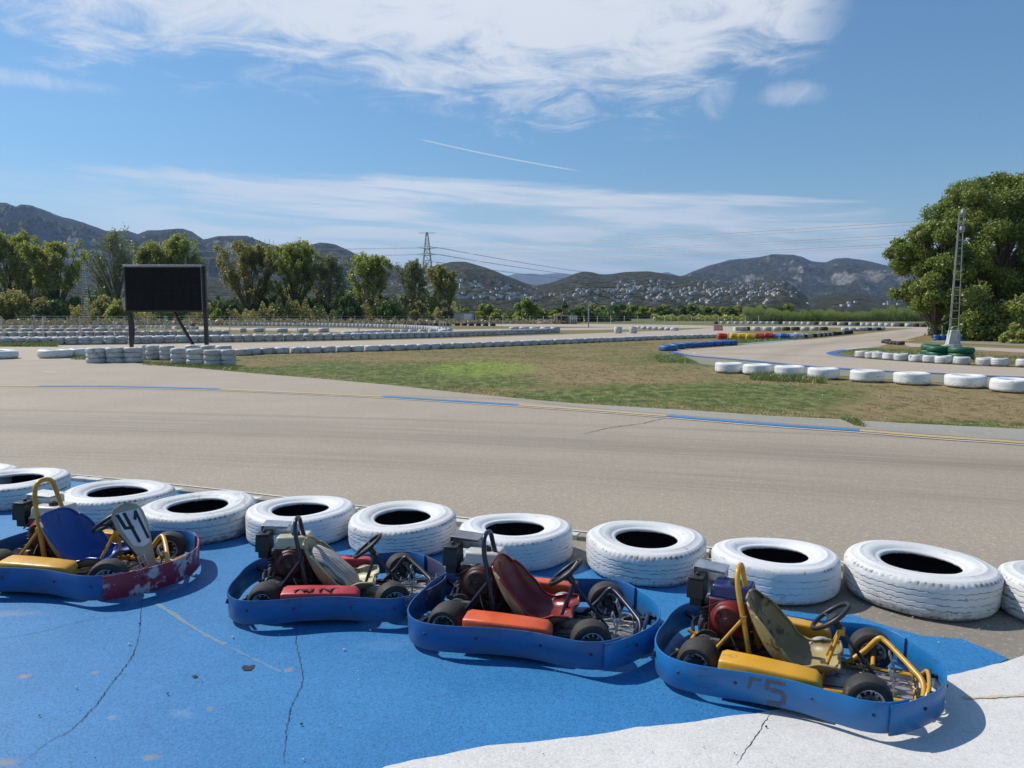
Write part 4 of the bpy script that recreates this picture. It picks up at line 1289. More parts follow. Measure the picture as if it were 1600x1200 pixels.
# L, R, top, bottom (px) of each near tyre, mesh kind, paint, label
NEAR = [(-96, 10, 723, None, 1, 'tw2', 'big white tyre at the left edge, only its right rim showing'),
        (-80, 130, 733, None, 1, 'tw2', 'big white tyre behind the yellow roll hoop of the blue seated kart'),
        (98, 272, 751, None, 0, 'tw2', 'big white tyre behind the steering wheel and number plate, black chip on its far rim'),
        (222, 400, 768, 854, 1, 'tw3', 'grimy big white tyre with green and brown dirt, right of the number plate kart'),
        (384, 557, 772, 862, 2, 'tw', 'big white tyre behind the black roll hoop of the kart with the striped cushion'),
        (543, 718, 784, 876, 2, 'tw2', 'big white tyre behind the nose of the kart with the striped cushion'),
        (714, 895, 800, 896, 2, 'tw', 'big white tyre behind the dark red seat of the third kart'),
        (914, 1106, 809, 926, 0, 'tw2', 'big white tyre with notched shoulder, between the red seated and the yellow kart'),
        (1112, 1309, 835, 951, 1, 'tw', 'big white tyre directly behind the yellow roll hoop kart'),
        (1320, 1555, 842, 975, 0, 'tw2', 'largest white tyre with zigzag tread, at the right behind the yellow kart nose'),
        (1571, 1800, 871, None, 2, 'tw2', 'big white tyre cut off by the right edge')]
tyre_cache = {}
for i, (L, Rr, tp, bt, kind, pt, lab) in enumerate(NEAR):
    m_ = (L + Rr) / 2
    hh = .145
    if bt:
        a = G(m_, tp, .25); b = G(m_, bt, .02)
        c = (a + b) / 2; yc = (a.y + b.y) / 2
        D = (Rr - L) * (yc * math.cos(PITCH) + (H - .14) * math.sin(PITCH)) / F
    else:
        D = .98
        yc = (D * F / (Rr - L) - (H - .14) * math.sin(PITCH)) / math.cos(PITCH)
        a = G(m_, tp, .25); yc = min(yc, a.y - .44); yc = a.y - .47
        D = (Rr - L) * (yc * math.cos(PITCH) + (H - .14) * math.sin(PITCH)) / F
    cx = (m_ - 800) / F * (yc * math.cos(PITCH) + (H - .14) * math.sin(PITCH))
    D = min(max(D, .9), 1.06) * (0.965 if i < 9 else 0.94)
    me = tyre_big('big_white_tyre', D / 2, .138, D / 2 * .53, 10 + i, M[pt], **TV[kind])
    o = link('big_white_tyre', me, None, (cx, yc, .137), random.uniform(0, 6))
    o.rotation_euler = (R(random.uniform(-1.5, 1.5)), R(random.uniform(-1.5, 1.5)), random.uniform(0, 6))
    tag(o, lab, 'tyre', 'big white tyres lining the edge of the track')
    print('tyre', i, round(D, 2), round(cx, 2), round(yc, 2))


def tyre_small(name, Ro, h_, hole, mat, n=28, bulge=.05, seed=0, ribs=True):
    z = h_ / 2
    pr = [(Ro * .9, 0), (Ro * .86, z * .6), (hole + .02, z * .72), (hole, z * .84), (hole + .03, z * .96), (Ro * .82, z), (Ro * .93, z * .86), (Ro * .985, z * .6)]
    if ribs: pr += [(Ro, z * .33), (Ro * .985, z * .27), (Ro, z * .2)]
    else: pr += [(Ro, z * .3)]
    pr = pr + [(r, -q) for r, q in pr[::-1]]
    rnd = random.Random(seed)
    mb = MB()
    mb.lathe(pr, n, None, 0, loop=True)
    p1 = rnd.uniform(0, 6)
    mb.v = [((x * (1 + .02 * math.sin(2 * math.atan2(y, x) + p1))), y * (1 - .02 * math.sin(3 * math.atan2(y, x) + p1)), q + .008 * math.sin(2 * math.atan2(y, x) + p1)) for x, y, q in mb.v]
    mb.f = [f[::-1] for f in mb.f]
    return mb.mesh(name, mat, 40)


SMALL = {}


def smesh(D, h_, mk, lod, seed):
    key = (round(D, 2), round(h_, 2), mk, lod, seed % 3)
    if key not in SMALL:
        SMALL[key] = tyre_small('tyre', D / 2, h_, D / 2 * .55, M[mk], (40, 20, 12)[lod], seed=seed % 3, ribs=lod < 2)
    return SMALL[key]


TY = []   # every further tyre: size on screen, and what to build


def tyre(x, y, z, D, h_, mk, label, group, name='tyre', tilt=0.0, seed=None):
    TY.append((D * F / max(y, 1), x, y, z, D, h_, mk, label, group, name, tilt, random.randrange(99)))


def row(pix, D, h_, mk, label, group, stack=1, gap=.95, z0=0.0, jit=.04, name='tyre', tilt=1.0, skip=0.0, width=0.0):
    pts = [G(*p) for p in pix]
    # lengths
    seg = [(b - a).length for a, b in zip(pts, pts[1:])]
    tot = sum(seg); n = max(1, int(tot / (D * gap)))
    for i in range(n + 1):
        s_ = tot * i / n
        k = 0
        while k < len(seg) - 1 and s_ > seg[k]: s_ -= seg[k]; k += 1
        p = pts[k].lerp(pts[k + 1], min(1, s_ / seg[k]))
        if random.random() < skip: continue
        mk_ = random.choice(mk) if isinstance(mk, (list, tuple)) else mk
        for q in range(stack):
            tyre(p.x + random.uniform(-jit, jit), p.y + D / 2 + random.uniform(-jit, jit), z0 + h_ / 2 + q * h_ * .97 + .004, D * random.uniform(.96, 1.03) if stack == 1 else D, h_, mk_, label, group, name, tilt if stack == 1 else .6)


# eight truck tyres across the infield on the right
R8 = [(1118, 1161, 568, 584), (1161, 1206, 572, 587), (1211, 1257, 574, 590), (1263, 1310, 577, 594), (1329, 1379, 582, 598.5), (1398, 1451, 585, 603), (1479, 1537, 588, 608), (1550, 1612, 595, 615.5)]
L8 = ['first and smallest of the eight spaced white tyres on the infield, nearest the blue tyres', 'second spaced white tyre from the left on the infield, slightly sunk in grass', 'third spaced white tyre on the infield, long grass against it', 'fourth spaced white tyre on the infield with a clean smooth side',
      'fifth spaced white tyre on the infield, wide gap after it', 'sixth spaced white tyre on the infield, ribbed side', 'seventh spaced white tyre on the infield, deep tread rings on its side', 'last spaced white tyre on the infield, cut by the right edge']
for i, (L, Rr, tp, bt) in enumerate(R8):
    f_ = G((L + Rr) / 2, bt)
    D = (Rr - L) * (f_.y + .5) / F
    h_ = .34
    me = tyre_big('white_tyre', D / 2, h_ / 2 * .95, D / 2 * .52, 60 + i, M['tw'], nseg=96, ribs=3, notch=.4)
    o = link('infield_tyre', me, None, (f_.x * (f_.y + D / 2) / f_.y, f_.y + D / 2, h_ / 2 + .01), random.uniform(0, 6))
    tag(o, L8[i], 'tyre', 'spaced white tyres across the infield')

# triple stacks round the display board posts
def stackpx(L, Rr, bt, lab, n=3):
    f_ = G((L + Rr) / 2, bt)
    D = min((Rr - L) * (f_.y + .35) / F, .85)
    for q in range(n):
        pos = ('bottom', 'middle', 'top')[q] if n == 3 else 'single'
        h_ = .205
        tyre(f_.x * (f_.y + D / 2) / f_.y + random.uniform(-.015, .015), f_.y + D / 2, h_ / 2 + q * h_ * .99 + .004, D, h_, 'tfar', f'{pos} white tyre of {lab}', 'white tyre stacks under the display board', 'stacked_tyre', .5)


for L, Rr, bt, lab in [(137, 167, 568, 'the leftmost stack by the display board'), (167, 195.5, 567.5, 'the second stack from the left by the display board'), (195.5, 223.5, 567.2, 'the chipped third stack, under the left post of the display board'),
                       (222, 234, 562, 'the half hidden stack right of the chipped one'), (229, 251, 562.5, 'the stack set back in the middle under the display board'), (250, 272, 563, 'the fifth stack, partly behind the front right group'),
                       (268, 293, 569, 'the left stack of the front right group'), (293, 320, 570.5, 'the second stack of the front right group'), (320, 347, 572.5, 'the third stack of the front right group'), (345, 368, 572, 'the rightmost stack of the front right group'),
                       (290, 315, 562, 'the rear stack at the foot of the slanted brace'), (315, 340, 562.5, 'the rear stack at the right post'), (338, 362, 563, 'the rear stack right of the right post')]:
    stackpx(L, Rr, bt, lab)
# loose large tyres on the left
for L, Rr, tp, bt, lab in [(-40, 25, 547, 562.5, 'large white tyre lying on the asphalt, cut by the left edge'), (62, 111, 546, 560.5, 'large chipped white tyre on the asphalt left of the stacks'), (109, 139, 546, 558, 'white tyre half hidden between the chipped one and the stacks')]:
    f_ = G((L + Rr) / 2, bt)
    D = (Rr - L) * (f_.y + .5) / F
    tyre(f_.x * (f_.y + D / 2) / f_.y, f_.y + D / 2, .19, D, .37, 'tw2', lab, 'loose white tyres on the left', 'loose_tyre', 1)

g1 = 'white tyre line between infield and second track'
row([(374, 556), (400, 554), (520, 551), (620, 548), (700, 545), (800, 541), (900, 536.6), (1000, 532.2), (1060, 530), (1120, 528)], .76, .31, 'tfar', 'white tyre in the long single line along the infield edge', g1, gap=1.0)
g2 = 'white tyre wall beyond the second track'
row([(-60, 541), (0, 540), (100, 539), (200, 537.5), (420, 533.5), (560, 530.8), (690, 527.2), (780, 524), (868, 520.5)], .74, .24, 'tfar', 'white tyre in the low wall just beyond the second track', g2, stack=2)
g3 = 'second white tyre wall in the left field'
row([(-60, 532), (200, 529.8), (400, 527.2)], .74, .24, 'tfar', 'white tyre in the wall behind the front wall of the left field', g3, stack=1, gap=1.1)
row([(400, 527), (500, 525.8), (600, 525), (690, 523.4)], .74, .3, 'tfar', 'white tyre in the wall behind the front wall, towards the bend', g3, gap=1.3)
row([(-60, 527), (60, 526.3), (200, 525.2), (350, 523.5)], .74, .21, 'tfar', 'white tyre in the double wall across the left field', 'double white tyre wall in the left field', stack=2)
row([(-60, 518), (40, 517.5), (120, 517), (200, 516.5)], 1.25, .30, 'tfar', 'wide white tyre in the raised row across the left field', 'wide white tyres in the left field', gap=1.1)
row([(-60, 513.5), (100, 513), (230, 512.8), (300, 514.5)], .9, .36, 'tfar', 'far white tyre in a broken row of the left field', 'broken white tyre row in the left field', gap=1.3, skip=.25)
g5 = 'white tyres round the far bend of the left circuit'
row([(-80, 508), (120, 507.6), (240, 508), (400, 509), (500, 510.3), (560, 511.5), (620, 513), (672, 516), (693, 518.6), (700, 521), (692, 524)], .85, .5, 'tfar', 'small far white tyre following the bend of the left circuit', g5, gap=1.05)
row([(540, 525), (600, 522.5), (640, 521.5), (690, 521)], .85, .4, 'tfar', 'small far white tyre on the inside of the bend', g5, gap=1.1)
for px, py, wp in [(380, 519.5, 11), (404, 518.8, 17), (441, 519.3, 17), (474, 519.8, 16), (506, 518.8, 17)]:
    f_ = G(px, py); tyre(f_.x, f_.y, .22, wp * f_.y / F, .4, 'tfar', 'lone white tyre on the grass strip inside the left circuit', 'lone white tyres on the grass strip', 'tyre')
# right side rows
row([(1349, 559), (1380, 561.5), (1411, 564.5), (1450, 567), (1500, 569.8), (1560, 572.5), (1640, 576)], .62, .3, 'tfar', 'white tyre in the slumped low line edging the mast island', 'slumped white tyres edging the mast island', gap=1.02, jit=.09, tilt=5)
row([(803, 520.5), (868, 520.7)], 1.0, .62, 'tfar', 'white tyre at the end of the wall beyond the second track', 'white tyres at the end of the wall', gap=1.0)
row([(966, 521), (990, 521)], .8, .65, 'tfar', 'white tyre in the short far cluster mid field', 'short white tyre clusters mid field', gap=.95)
row([(1000, 514), (1055, 516.8)], .95, .35, 'tfar', 'tiny white tyre in the broken mid field line', 'short white tyre clusters mid field', gap=1.5, skip=.2)
row([(1168, 516.5), (1200, 516.9), (1290, 516.5)], .95, .42, ['tfar', 'tfar', 'tblack'], 'small far white tyre behind the coloured barrier blocks', 'white tyres behind the barrier blocks', gap=1.15)
row([(1258, 528.3), (1290, 525.5), (1330, 521.5)], .72, .3, ['tfar', 'tblack', 'tblack'], 'black and white tyre at the right end of the coloured barrier', 'tyres ending the coloured barrier', stack=1, jit=.08)
row([(1322, 517.3), (1345, 517.2), (1380, 516.3)], .85, .36, ['tfar', 'tblack', 'tfar'], 'small dark or white tyre in the far infield line', 'small far tyres right of the barrier', gap=1.05)
row([(1120, 506.6), (1200, 506.4), (1300, 508), (1400, 510.2), (1470, 511.6)], .9, .5, ['tfar', 'tfar', 'tblack'], 'tiny far tyre in the line before the reeds', 'far tyre line before the reeds', gap=1.4)
row([(714, 509), (770, 509.5)], .9, .4, ['tfar', 'tblack'], 'dark and pale tyre on the far strip mid field', 'far strip tyres', gap=1.2)
row([(560, 507), (640, 508), (700, 509.5)], .9, .4, ['tblack'], 'dark far tyre behind the bend of the left circuit', 'dark far tyres', gap=1.2)
# blue tyre row
gb = 'blue tyres at the corner of the right circuit'
for i, (px, py, D) in enumerate([(1046, 548.5, .95), (1060, 545.5, .85), (1075, 544, .85), (1090, 543, .85), (1104, 542, .85), (1118, 541, .85), (1131, 540.2, .85), (1143, 539.6, .85)]):
    f_ = G(px, py)
    tyre(f_.x, f_.y + .3, .15, D * 1.06, .29, 'tblue', ['first blue tyre, nearest, at the corner of the right circuit', 'second blue tyre in the row at the corner', 'third blue tyre in the row at the corner', 'fourth blue tyre, middle of the row at the corner', 'fifth blue tyre in the row at the corner', 'sixth blue tyre in the row at the corner', 'next to last blue tyre in the row at the corner', 'last blue tyre of the row, nearest the red barrier block'][i], gb, 'blue_tyre')
# blue stacks near the mast
for i, (px, py) in enumerate([(1463, 532), (1472, 532), (1481, 532), (1489, 532.3), (1500, 532.5)]):
    f_ = G(px, py)
    for q in range(2):
        tyre(f_.x, f_.y, .1 + q * .2, .46, .2, 'tblue', ['lower', 'upper'][q] + ' blue tyre of ' + ['the leftmost blue stack before the trees', 'the second blue stack before the trees', 'the third blue stack before the trees', 'the blue stack just left of the mast foot', 'the blue stack just right of the mast foot'][i], 'blue tyre stacks before the trees', 'blue_tyre')
# green tyres around the mast
for i, (px, py, D) in enumerate([(1460, 556, .85), (1473, 559.5, .98), (1509, 562, 1.02)]):
    f_ = G(px, py)
    for q in range(2):
        tyre(f_.x, f_.y + .35, .14 + q * .25, D, .26, 'tgreen', ['lower', 'upper'][q] + ' green tyre ' + ['behind the others left of the mast foot', 'in front, left of the mast foot', 'right of the mast foot'][i], 'green tyres round the mast foot', 'green_tyre')
# bare black tyres heaped on the track
for i, (px, py) in enumerate([(1383, 536.5), (1389, 537.5), (1395, 538), (1401, 538.5), (1407, 539), (1386, 535)]):
    f_ = G(px, py)
    tyre(f_.x, f_.y, .12, .5, .2, 'tblack', 'bare black tyre in the little heap between the two roads', 'heap of bare black tyres', 'bare_tyre', 18)

TY.sort(key=lambda q: -q[0])
MAXT = 275
for k, (s_, x, y, z, D, h_, mk, lab, grp, nm, tilt, sd) in enumerate(TY):
    lod = 0 if s_ > 24 else 1 if s_ > 13 else 2
    if k < MAXT:
        o = link(nm, smesh(D, h_, mk, lod, sd), None, (x, y, z))
        o.rotation_euler = (R(random.uniform(-tilt, tilt)), R(random.uniform(-tilt, tilt)), random.uniform(0, 6.28))
        tag(o, lab, 'tyre', grp)
rest = {}
for (s_, x, y, z, D, h_, mk, lab, grp, nm, tilt, sd) in TY[MAXT:]:
    rest.setdefault((grp, mk), []).append((x, y, z, D, h_, lab))
for (grp, mk), L_ in rest.items():
    mb = MB()
    for x, y, z, D, h_, lab in L_:
        zz = h_ / 2; Ro = D / 2
        mb.lathe([(Ro * .55, -zz), (Ro * .55, zz * .8), (Ro * .6, zz), (Ro * .85, zz), (Ro, zz * .5), (Ro, -zz * .6), (Ro * .9, -zz)][::-1], 10, Matrix.Translation((x, y, z)))
    o = mb.build('far_tyres', M[mk], ang=40)
    nmx = {'tfar': 'white', 'tblack': 'black', 'tblue': 'blue', 'tgreen': 'green', 'tw2': 'white'}[mk]
    tag(o, f'many tiny {nmx} tyres: ' + grp, 'tyre', grp, 'stuff')
print('tyres', len(TY))
# ---------------------------------------------------------------- karts
def plastic(name, c, worn=(0.25, 0.25, 0.25), amt=0.25, rough=.38, c2=None, dscale=5.0):
    return pm(name, c, c2 or tuple(k * .8 for k in c), scale=6, rough=rough, dirt=worn, dscale=dscale, damt=amt, bump=.0006, bscale=90, spec=.5)


M['bump_blue'] = plastic('blue_bumper_plastic', (0.010, 0.115, 0.36), (0.05, 0.1, 0.2), .12, .33, (0.010, 0.10, 0.31))
M['bump_blue2'] = plastic('bright_blue_bumper_plastic', (0.010, 0.185, 0.48), (0.05, 0.1, 0.18), .2, .33, (0.010, 0.16, 0.42))
def bumper_mat(name, c, c2):
    m_, t = new_mat(name)
    co = t.n('ShaderNodeTexCoord').outputs['Object']
    oi = t.n('ShaderNodeObjectInfo')
    cv = t.n('ShaderNodeVectorMath', dict(operation='ADD'), i0=co, i1=t.m('MULTIPLY', oi.outputs['Random'], 29.0)).outputs[0]
    x, y, z = t.xyz(co)
    st = t.scale(cv, (1, 1, 9))
    n1 = t.noise(cv, 5, 5, .6)
    s1 = t.noise(st, 7, 8, .8)
    s2 = t.noise(t.scale(cv, (1, 1, 16)), 16, 6, .8)
    blot = t.noise(cv, 2.6, 4, .5)
    col = t.mix(t.ss(n1, .38, .62), c, c2)
    col = t.mix(t.m('MULTIPLY', t.m('MULTIPLY', t.ss(s1, .54, .60), t.ss(blot, .50, .60)), .75), col, tuple(k * .22 + .008 for k in c))
    col = t.mix(t.m('MULTIPLY', t.ss(s2, .57, .64), .35), col, tuple(k * .6 + .14 for k in c))
    dust = t.m('MULTIPLY', t.ss(z, .12, .03), t.ss(n1, .35, .65, .1, .45))
    col = t.mix(dust, col, (.16, .17, .18))
    b = t.n('ShaderNodeBsdfPrincipled', None, Base_Color=col, Roughness=t.m('MULTIPLY_ADD', s1, .5, .12))
    b.inputs['Specular IOR Level'].default_value = .45
    t.set(b.inputs['Normal'], t.n('ShaderNodeBump', None, Height=t.m('ADD', s1, s2), Distance=.0012, Strength=.7))
    t.n('ShaderNodeOutputMaterial', None, Surface=b)
    return m_


M['bump_blue'] = bumper_mat('scuffed_blue_bumper', (0.009, 0.10, 0.31), (0.008, 0.085, 0.26))
M['bump_blue2'] = bumper_mat('scuffed_bright_blue_bumper', (0.009, 0.155, 0.42), (0.008, 0.135, 0.36))
M['bump_grey'] = plastic('faded_dark_bumper', (0.06, 0.07, 0.14), (0.2, 0.2, 0.25), .4)
M['bump_red'] = pm('flaking_red_paint', (0.30, 0.02, 0.045), (0.24, 0.02, 0.045), scale=5, rough=.5, dirt=(0.50, 0.42, 0.46), dscale=9, damt=.50)
M['pod_yellow'] = plastic('yellow_plastic', (0.66, 0.34, 0.022), (0.3, 0.22, 0.08), .12, .4, (0.6, 0.3, 0.02))
M['pod_red'] = plastic('red_plastic', (0.55, 0.05, 0.06), (0.15, 0.03, 0.03), .1, .45)
M['pod_orange'] = plastic('orange_plastic', (0.72, 0.11, 0.03), (0.2, 0.06, 0.03), .08, .42)
M['fr_yellow'] = pm('yellow_frame_paint', (0.62, 0.33, 0.02), (0.5, 0.26, 0.02), scale=9, rough=.35, dirt=(.09, .06, .04), dscale=14, damt=.28)
M['fr_black'] = pm('black_frame_paint', (0.012, 0.013, 0.02), (0.03, 0.03, 0.04), scale=9, rough=.35, dirt=(.12, .09, .07), dscale=14, damt=.15)
M['fr_navy'] = pm('navy_frame_paint', (0.009, 0.014, 0.045), (0.012, 0.016, 0.035), scale=9, rough=.35, dirt=(.1, .08, .06), dscale=14, damt=.15)
M['seat_blue'] = plastic('blue_seat_shell', (0.012, 0.07, 0.33), (0.05, 0.08, 0.2), .1, .28)
M['seat_olive'] = pm('olive_seat_shell', (0.36, 0.29, 0.12), (0.27, 0.21, 0.09), scale=4, rough=.42, dirt=(.09, .065, .03), dscale=6, damt=.5)
M['seat_cream'] = pm('old_cream_seat_shell', (0.50, 0.46, 0.25), (0.4, 0.34, 0.18), scale=4, rough=.42, dirt=(.1, .07, .035), dscale=6, damt=.35)
M['seat_beige'] = pm('bare_glass_fibre', (0.33, 0.27, 0.17), (0.22, 0.17, 0.1), scale=5, rough=.6, dirt=(.1, .07, .04), dscale=7, damt=.35)
M['seat_red'] = plastic('dark_red_seat_shell', (0.24, 0.018, 0.014), (0.08, 0.02, 0.02), .15, .25)
M['rubber'] = pm('kart_tyre_rubber', (0.022, 0.021, 0.020), (0.04, 0.037, 0.033), scale=7, rough=.75, dirt=(.1, .085, .065), dscale=9, damt=.22, bump=.002, bscale=40)
M['rim'] = pm('wheel_rim_metal', (0.62, 0.62, 0.62), (0.4, 0.4, 0.4), scale=20, rough=.45, metal=.25, dirt=(.05, .04, .03), dscale=20, damt=.4)
M['eng_red'] = pm('red_engine_shroud', (0.24, 0.015, 0.012), (0.16, 0.012, 0.012), scale=9, rough=.5, dirt=(.04, .025, .02), dscale=12, damt=.4)
M['eng_red_shaded'] = pm('grimy_shaded_red_shroud', (0.10, 0.012, 0.012), (0.05, 0.010, 0.010), scale=9, rough=.5, dirt=(.03, .02, .02), dscale=12, damt=.45)  # darker copy of the red shroud: shade on the middle karts' engines as colour
M['eng_dark'] = pm('oily_engine_block', (0.10, 0.095, 0.09), (0.04, 0.035, 0.03), scale=12, rough=.6, metal=.3, dirt=(.02, .015, .01), dscale=14, damt=.5)
M['tank_white'] = plastic('white_fuel_tank', (0.6, 0.58, 0.52), (.2, .17, .12), .25)
M['tank_cream'] = plastic('cream_fuel_tank', (0.55, 0.52, 0.36), (.2, .17, .1), .25)
M['tank_blue'] = plastic('dark_blue_fuel_tank', (0.015, 0.025, 0.13), (.1, .1, .15), .2)
M['blk_plastic'] = plastic('black_plastic', (0.016, 0.016, 0.017), (.09, .08, .07), .2, .45)
M['floor'] = pm('scratched_floor_plate', (0.45, 0.44, 0.42), (0.3, 0.29, 0.27), scale=9, rough=.4, metal=.4, dirt=(.1, .07, .05), dscale=8, damt=.4)
M['white_plastic'] = pm('old_white_plastic', (0.42, 0.37, 0.27), (0.32, 0.27, 0.19), scale=4, rough=.5, dirt=(.2, .13, .08), dscale=8, damt=.25)
M['decal_white'] = pm('white_sticker', (0.74, 0.74, 0.74), rough=.4)
M['decal_black'] = pm('black_sticker', (0.012, 0.012, 0.012), rough=.4)
M['black_brush'] = pm('black_brush_paint', (0.03, 0.02, 0.025), (0.06, 0.02, 0.03), rough=.6)
M['scuffed'] = pm('scraped_bare_plastic', (0.085, 0.085, 0.085), (0.05, 0.08, 0.15), scale=20, rough=.7)
m_, t = new_mat('striped_cloth')
co = t.n('ShaderNodeTexCoord').outputs['Object']
x, y, z = t.xyz(co)
s_ = t.m('FRACT', t.m('MULTIPLY', t.m('ADD', y, t.m('MULTIPLY', t.noise(co, 5, 3), .03)), 13.0))
c_ = t.mix(t.ss(s_, .1, .12), (.30, .12, .11), (.50, .45, .40))
c_ = t.mix(t.ss(s_, .36, .38), c_, (.17, .19, .20))
c_ = t.mix(t.ss(s_, .48, .5), c_, (.52, .47, .42))
c_ = t.mix(t.ss(s_, .74, .76), c_, (.28, .24, .24))
c_ = t.mix(t.ss(s_, .82, .84), c_, (.48, .43, .38))
b_ = t.n('ShaderNodeBsdfPrincipled', None, Base_Color=c_, Roughness=.9)
t.n('ShaderNodeOutputMaterial', None, Surface=b_)
M['cloth'] = m_

OUT = [(-.695, 0), (-.695, -.16), (-.665, -.31), (-.585, -.42), (-.47, -.462), (-.32, -.455), (-.14, -.425), (.06, -.42), (.24, -.455), (.38, -.475), (.49, -.435), (.60, -.31), (.69, -.15), (.715, 0)]
OUT = OUT + [(x, -y) for x, y in OUT[-2:0:-1]]
Z0, Z1 = .034, .190


def ring_path():
    return [Vector((p.x, p.y, 0)) for p in crom([(x, y, 0) for x, y in OUT], 7, True)]


RING = ring_path()


def ribbon(mb, pts, off, th, z0, z1, closed=False, mi=0, dz=None, tilt=0.0):
    N = len(pts); vs = []
    prof = [(-th / 2, z0 + .004), (-th / 2 + .003, z0), (th / 2 - .003, z0), (th / 2, z0 + .004), (th / 2, z1 - .004), (th / 2 - .003, z1), (-th / 2 + .003, z1), (-th / 2, z1 - .004)]
    zm = (z0 + z1) / 2
    for i, p in enumerate(pts):
        a = pts[(i - 1) % N] if (closed or i) else p
        b = pts[(i + 1) % N] if (closed or i < N - 1) else p
        t_ = (b - a).normalized(); n_ = Vector((t_.y, -t_.x, 0))
        d = dz(i / N) if dz else 0
        for o, z in prof:
            q = p + n_ * (off + o + tilt * (z - zm))
            vs.append((q.x, q.y, z + d))
    fs = []
    K = 8
    for i in range(N if closed else N - 1):
        j = (i + 1) % N
        for k in range(K):
            l = (k + 1) % K
            fs.append((i * K + k, j * K + k, j * K + l, i * K + l))
    if not closed:
        fs += [tuple(range(K)), tuple((N - 1) * K + k for k in range(K))[::-1]]
    mb.add(vs, fs, mi)


def yrot(a):
    return Matrix.Rotation(a, 4, 'Y')


def wheel(parent, x, y, z, r, wd, outer, blue_hub=False):
    """outer = -1 for the near side wheel face; lathe axis along y"""
    Mx = Matrix.Translation((x, y, z)) @ Matrix.Rotation(math.pi / 2, 4, 'X')
    h = wd / 2
    hub = MB().lathe([(.0, -h * .7), (.035, -h * .7), (.035, h * .7), (0, h * .7)], 12, Mx).build('wheel', M['eng_dark'], parent)
    pr = [(r * .56, -h * .92), (r * .64, -h), (r * .80, -h * .98), (r * .93, -h * .82), (r * .985, -h * .5), (r, -h * .2), (r, h * .2), (r * .985, h * .5), (r * .93, h * .82), (r * .80, h * .98), (r * .64, h), (r * .56, h * .92), (r * .54, h * .6), (r * .54, -h * .6)]
    MB().lathe(pr, 36, Mx, loop=True).build('tyre', M['rubber'], hub)
    mb = MB()
    mb.lathe([(r * .55, -h * .98), (r * .60, -h * 1.02), (r * .58, -h * .8), (r * .50, -h * .55), (r * .50, h * .55), (r * .58, h * .8), (r * .60, h * 1.02), (r * .55, h * .98), (r * .46, h * .55), (r * .46, -h * .55)], 30, Mx, loop=True)
    for sgn in (-1, 1):
        mb.lathe([(.0, sgn * h * .62), (r * .17, sgn * h * .62), (r * .19, sgn * h * .5), (0, sgn * h * .45)], 16, Mx)
        for k in range(9):
            a = k * 2 * math.pi / 9
            R3 = Matrix.Rotation(a, 4, 'Z')
            c = Mx @ R3 @ Vector((r * .31, 0, sgn * h * .5))
            mb.box(c, (r * .30, .012, .008), (Mx @ R3).to_3x3())
    mb.build('rim', M['rim'], hub)
    return hub


def seat_obj(parent, inner, outer):
    # centre line: back top -> base -> front lip
    C = crom([(-.235, 0, .435), (-.20, 0, .33), (-.135, 0, .20), (-.05, 0, .115), (.06, 0, .095), (.17, 0, .115), (.25, 0, .15)], 5)
    N = len(C); nv = 18
    def hw(u): return .155 + .035 * math.sin(math.pi * min(1, u * 1.25)) ** .8 + .02 * u
    def curl(u): return .03 + .075 * math.exp(-((u - .40) / .30) ** 2) + .03 * math.exp(-((u - .85) / .12) ** 2)
    V = []
    for i, p in enumerate(C):
        u = i / (N - 1)
        t_ = (C[min(N - 1, i + 1)] - C[max(0, i - 1)]).normalized()
        n_ = Vector((-t_.z, 0, t_.x))
        if n_.x < 0 and n_.z < 0: n_ = -n_
        rowv = []
        for j in range(nv + 1):
            s = j / nv * 2 - 1
            lift = curl(u) * abs(s) ** 2.6
            hump = .03 * math.exp(-(s / .28) ** 2) * max(0, (u - .72) / .28)
            top = -.08 * abs(s) ** 3 * max(0, 1 - u / .3) ** 2
            rowv.append(p + Vector((0, hw(u) * math.sin(s * 1.35) / math.sin(1.35), 0)) + n_ * (lift + hump) + t_ * (-top))
        V.append(rowv)
    mb = MB()
    th = .006
    def nrm(i, j):
        a = V[min(N - 1, i + 1)][j] - V[max(0, i - 1)][j]; b = V[i][min(nv, j + 1)] - V[i][max(0, j - 1)]
        return a.cross(b).normalized()
    A = [V[i][j] for i in range(N) for j in range(nv + 1)]
    B = [V[i][j] + nrm(i, j) * -th for i in range(N) for j in range(nv + 1)]
    sgn = 1 if (nrm(N // 2, nv // 2).z > 0) else -1
    if sgn < 0: B = [V[i][j] + nrm(i, j) * th for i in range(N) for j in range(nv + 1)]
    q = [(i * (nv + 1) + j, (i + 1) * (nv + 1) + j, (i + 1) * (nv + 1) + j + 1, i * (nv + 1) + j + 1) for i in range(N - 1) for j in range(nv)]
    mb.add(A, q, 0)
    mb.add(B, [f[::-1] for f in q], 1)
    # rolled rim all round
    edge = [V[0][j] for j in range(nv + 1)] + [V[i][nv] for i in range(1, N)] + [V[N - 1][j] for j in range(nv - 1, -1, -1)] + [V[i][0] for i in range(N - 2, 0, -1)]
    mb.tube(edge, .008, 6, closed=True, mi=0)
    return mb.build('seat', [inner, outer], parent, ang=70)


